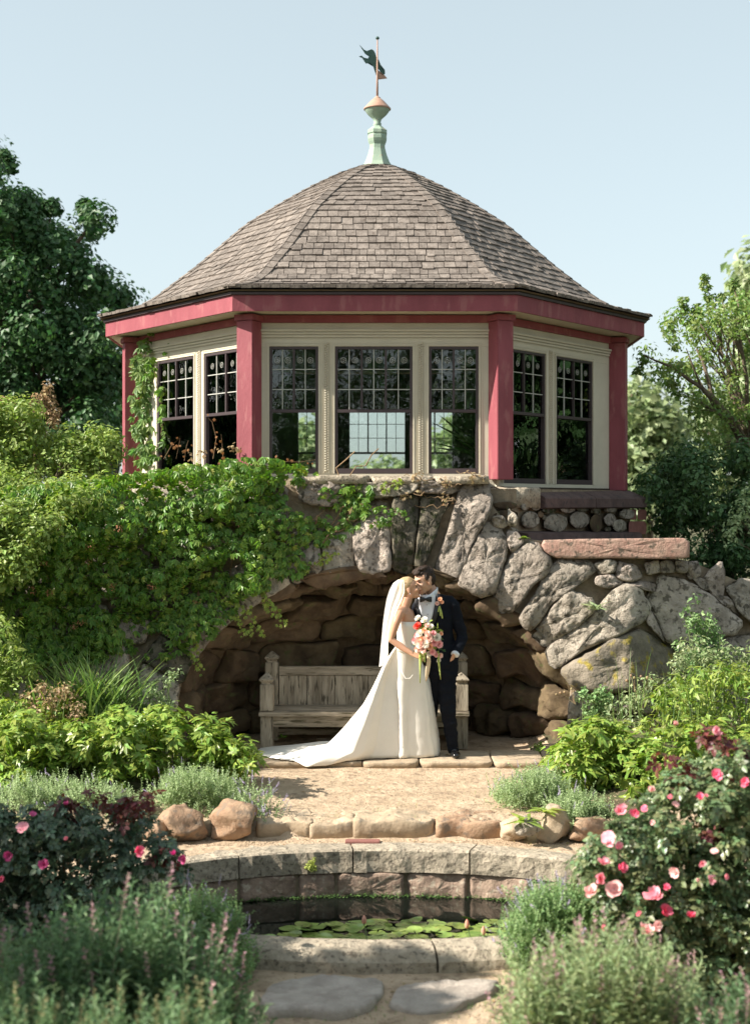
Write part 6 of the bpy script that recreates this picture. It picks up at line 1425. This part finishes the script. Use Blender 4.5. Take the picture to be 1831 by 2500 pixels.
lavender([(1700,2470),(1760,2420),(1900,2400),(1900,2640),(1680,2640)], 6.4, .3, 'darker lavender clump in the lower right corner', 300, .36, M_lav, M_lavF, .2)
# ---- water lilies
def lily_mesh(seed, up=.0):
    rr_ = random.Random(seed); n = 22; V = [(0,0,.0)]; 
    for ring, rad in ((0, .55), (1, 1.)):
        for k in range(n+1):
            a = .14+(2*math.pi-.28)*k/n; w = 1+.05*math.sin(a*3+seed); V.append((rad*w*math.cos(a), rad*w*math.sin(a), (.02+up*max(0, math.cos(a*1.0+seed))*.5+.02*math.sin(a*5+seed))*ring*ring))
    Fc = [(0, 1+k, 2+k) for k in range(n)]+[(1+k, 1+n+1+k, 2+n+1+k, 2+k) for k in range(n)]
    me = bpy.data.meshes.new('lily_pad'); me.from_pydata(V, [], Fc); me.materials.append(M_pad); me.polygons.foreach_set('use_smooth', [True]*len(Fc)); return me
M_pad = mat('lily_leaf', (.12,.19,.035), (.23,.31,.08), 9, c3=(.30,.17,.06), c3t=.70, rand=.25, rough=.22, bump=.06, bscale=12, hue=.02, spec=.7)
LM = [lily_mesh(i, .0) for i in range(4)]+[lily_mesh(i+9, .55) for i in range(3)]
pads = []; tries = 0; lr = random.Random(77)
while len(pads) < 150 and tries < 20000:
    tries += 1; px_, py_ = lr.uniform(560, 1400), lr.uniform(2232, 2330); Y = (CAMH-WATER)*F/(py_-HY); x = (px_-CX)*Y/F
    if ((x-ECX)/(EA-.12))**2+((Y-ECY)/(EB-.12))**2 > 1: continue
    if py_ < 2252+max(0, (840-px_))*.09+ (18 if px_ < 700 else 0): continue
    r_ = lr.uniform(.045, .088)
    if any((x-a)**2+(Y-b_)**2 < ((r_+c_)*.60)**2 for a, b_, c_ in pads): continue
    pads.append((x, Y, r_)); k = lr.choice([0,1,2,3]) if lr.random() < .72 else lr.choice([4,5,6])
    o = inst('lily_pad', LM[k], Matrix.Translation((x, Y, WATER+.006+.004*lr.random()+(.012 if k > 3 else 0))) @ Matrix.Rotation(lr.random()*6.28, 4, 'Z') @ Matrix.Rotation(lr.uniform(-.05,.05) if k < 4 else lr.uniform(-.3,.3), 4, 'X') @ Matrix.Diagonal((r_, r_, r_, 1)))
    tag(o, 'round green lily pad floating on the dark pond water', 'lily pad', 'lily pads floating on the pond')
M_bud = mat('coral_lily_bud', (.62,.26,.17), (.72,.42,.32), 20, rand=.1, rough=.5, bump=0, transl=.2)
for (x, y, h_, l) in ((889,2248,.17,'orange lily bud standing highest on its stalk in the pond'),(1140,2258,.10,'pink lily bud beside the pads at the right of the pond'),(1180,2275,.08,'leaning pink lily bud furthest right in the pond'),(841,2306,.05,'small pale bud just above the front rim, left of centre'),(950,2305,.05,'half open peach lily flower just above the front rim')):
    Y = (CAMH-(WATER+h_))*F/(y-HY); p = Vector(((x-CX)*Y/F, Y, WATER+h_)); t = thing('water_lily_flower', (p.x, p.y, WATER), l, 'water lily'); m = MB()
    m.tube([p+Vector((.03, -.01, -h_-.02)), p+Vector((.012,0,-h_*.5)), p-Vector((0,0,.015))], .004, 6); m.build('stalk', M_stemg, t)
    if 'open' in l: me = petal_bloom(.045, [(6,1.,.5),(6,.8,.9)], 'bloom', M_bud, 3); inst('flower', me, Matrix.Translation(p-Vector((0,0,.02))), t)
    else: v, f = lathe([(.002,p.z-.03),(.014,p.z-.02),(.017,p.z),(.011,p.z+.022),(.002,p.z+.036)], (p.x, p.y), 8); mk('bud', v, f, M_bud, t, True)
# algae line and the tuft on the coping
al = []; 
for k in range(4200):
    t_ = rr.uniform(.25, 2.5); dn = .5+.9*nz(Vector((t_*6, 0, 4)))
    if rr.random() > dn+.15: continue
    p = ering(t_, .015-abs(rr.gauss(0,.035*max(dn,.1)+.006)), WATER+.003+abs(rr.gauss(0,.010))); al.append(tuple(p))
N = len(al); tag(mk('algae', *scatter(T_dia(.4), al, unit(N), unit(N)*.5+np.array([0,0,1]), NR.uniform(.008,.02,N)), mat('green_algae', (.03,.075,.018), (.08,.15,.03), 9, rand=.3, rough=.8, bump=0)), 'bright green algae fringe along the far waterline of the pond', 'algae', kind='stuff')
c = P(760,2120,10.78)
t = thing('moss_tuft', c, 'yellow green tuft of moss growing on the far pond coping', 'plant'); leaves('foliage', cloud([(c.x+rr.gauss(0,.022), c.y, c.z+rr.gauss(0,.022), .022) for _ in range(14)], 26, T_dia(.45), .014), mat('lime_moss_leaf', (.30,.36,.07), (.42,.46,.14), 20, rand=.2, rough=.7, bump=0, transl=.3), t)
# grass tufts on the path and round the flagstones
tt = []
for (x, y, z, n_) in [(810,1905,-.05,9),(910,1925,-.05,7),(1040,1900,-.05,6),(1000,1965,-.05,14),(930,1985,-.05,12),(1010,2000,-.05,10),(810,1990,-.05,16),(880,1950,-.05,6),(1150,1940,-.05,6),(720,2472,-.34,60),(780,2480,-.34,50),(850,2476,-.34,34),(920,2460,-.34,40),(1010,2462,-.34,50),(1100,2470,-.34,60),(1160,2455,-.34,60),(1210,2440,-.34,60),(690,2465,-.34,30),(1230,2470,-.34,60),(930,2480,-.34,20)]:
    Y = (CAMH-z)*F/(y-HY)
    for _ in range(n_): tt.append(((x-CX)*Y/F+rr.gauss(0,.055), Y+rr.gauss(0,.07), ground_z((x-CX)*Y/F, Y)-.002))
N = len(tt); az = NR.uniform(0, 6.28, N)
tag(mk('grass_tufts', *scatter(T_blade(.5,.03), tt, np.stack([np.cos(az), np.sin(az), az*0], 1), np.stack([np.cos(az)*.5, np.sin(az)*.5, az*0+1], 1), NR.uniform(.02,.055,N)), M_grass), 'short grass tufts in the gravel round flagstones and path', 'grass', kind='stuff')
# pebbles and crumbs on the gravel
pb = []; 
for k in range(9000):
    x = rr.uniform(-2.0, 2.2); y = rr.choice([rr.uniform(11.3, 13.5), rr.uniform(10.95, 11.3), rr.uniform(7.5, 8.5)])
    pb.append((x, y, ground_z(x, y)+.001))
bm = bmesh.new(); bmesh.ops.create_icosphere(bm, subdivisions=1, radius=1); iv = np.array([v.co[:] for v in bm.verts])*np.array([1,.8,.5]); if_ = np.array([[v.index for v in f_.verts] for f_ in bm.faces]); bm.free()
N = len(pb); tag(mk('pebbles', *scatter((iv, if_), pb, unit(N), np.tile([0,0,1.], (N,1)), NR.uniform(.003,.010,N)**1.0), M_gravel), 'loose pebbles and grit over the gravel path', 'gravel', kind='stuff')
# fallen leaves and petals
fl_ = []
for k in range(230):
    x = rr.uniform(-1.9, 2.1); y = rr.choice([rr.uniform(11.4, 13.45), rr.uniform(13.6, 15.2), rr.uniform(7.6, 8.3), rr.uniform(10.97, 11.2)])
    fl_.append((x, y, ground_z(x, y)+.006+(.055 if y > 13.5 and y < 14.2 else 0)))
N = len(fl_); tag(mk('leaf_litter', *scatter(T_dia(.3), fl_, unit(N), unit(N)*.3+np.array([0,0,1]), NR.uniform(.015,.04,N)), mat('dry_leaf_litter', (.20,.11,.05), (.30,.22,.10), 9, rand=.3, rough=.8, bump=0, hue=.03)), 'dry fallen leaves strewn over the gravel', 'leaf litter', kind='stuff')
# palm inside the pavilion
t = rosette(1190,1150,17.6,26,.85,'green arching palm fronds inside the pavilion, right front window', leafmat('palm_frond', (.05,.10,.02), (.10,.17,.03)), .055, 'potted_palm', .95)
t['category'] = 'palm'
# ---- trees outside the picture that shade the left foreground and show in the panes
def shade_tree(x, y, z, r, label, n=34, per=120, size=.16):
    cl = []
    for _ in range(n):
        u = unit(1)[0]; q = NR.random()**.4; cl.append((x+u[0]*r*q, y+u[1]*r*q, z+u[2]*r*.8*q, r*.22))
    return tree('shade_tree', label, 'tree', (x, y, ground_z(x, y)), cl, per, TD, size, M_dktree, 'trees standing outside the view', trunk_r=.18, limbs=8)
for (x, y, z, r), w_ in zip(((-9.5, -14, 5.5, 4.5), (-2, -20, 6, 5), (6.5, -15, 5.2, 4.2), (12.5, -4, 5, 4.5)), ('left', 'centre', 'right', 'far right')):
    shade_tree(x, y, z, r, 'leafy tree behind the viewpoint to the %s, known only from window reflections' % w_, 50, 60, .5)
shade_tree(-5.85, 5.7, 3.4, 1.05, 'leafy tree off to the left that shades the lavender', 40, 90, .16)
shade_tree(-6.3, 8.1, 3.5, 1.1, 'leafy tree off to the left that shades the dark rose bush', 40, 90, .16)
shade_tree(12.3, 20.8, 4.9, 4.2, 'leafy tree off to the right, mirrored in the right hand pavilion windows', 90, 90, .4)
shade_tree(-12.6, 21.0, 4.9, 4.2, 'leafy tree off to the left, mirrored in the left hand pavilion windows', 90, 90, .4)
shade_tree(-5.25, 6.8, 3.5, .72, 'small leafy tree off to the left that dapples the front flagstones', 26, 80, .15)
shade_tree(-6.7, 13.75, 2.75, 1.15, 'leafy tree off to the left that shades the foot of the creeper', 40, 90, .16)
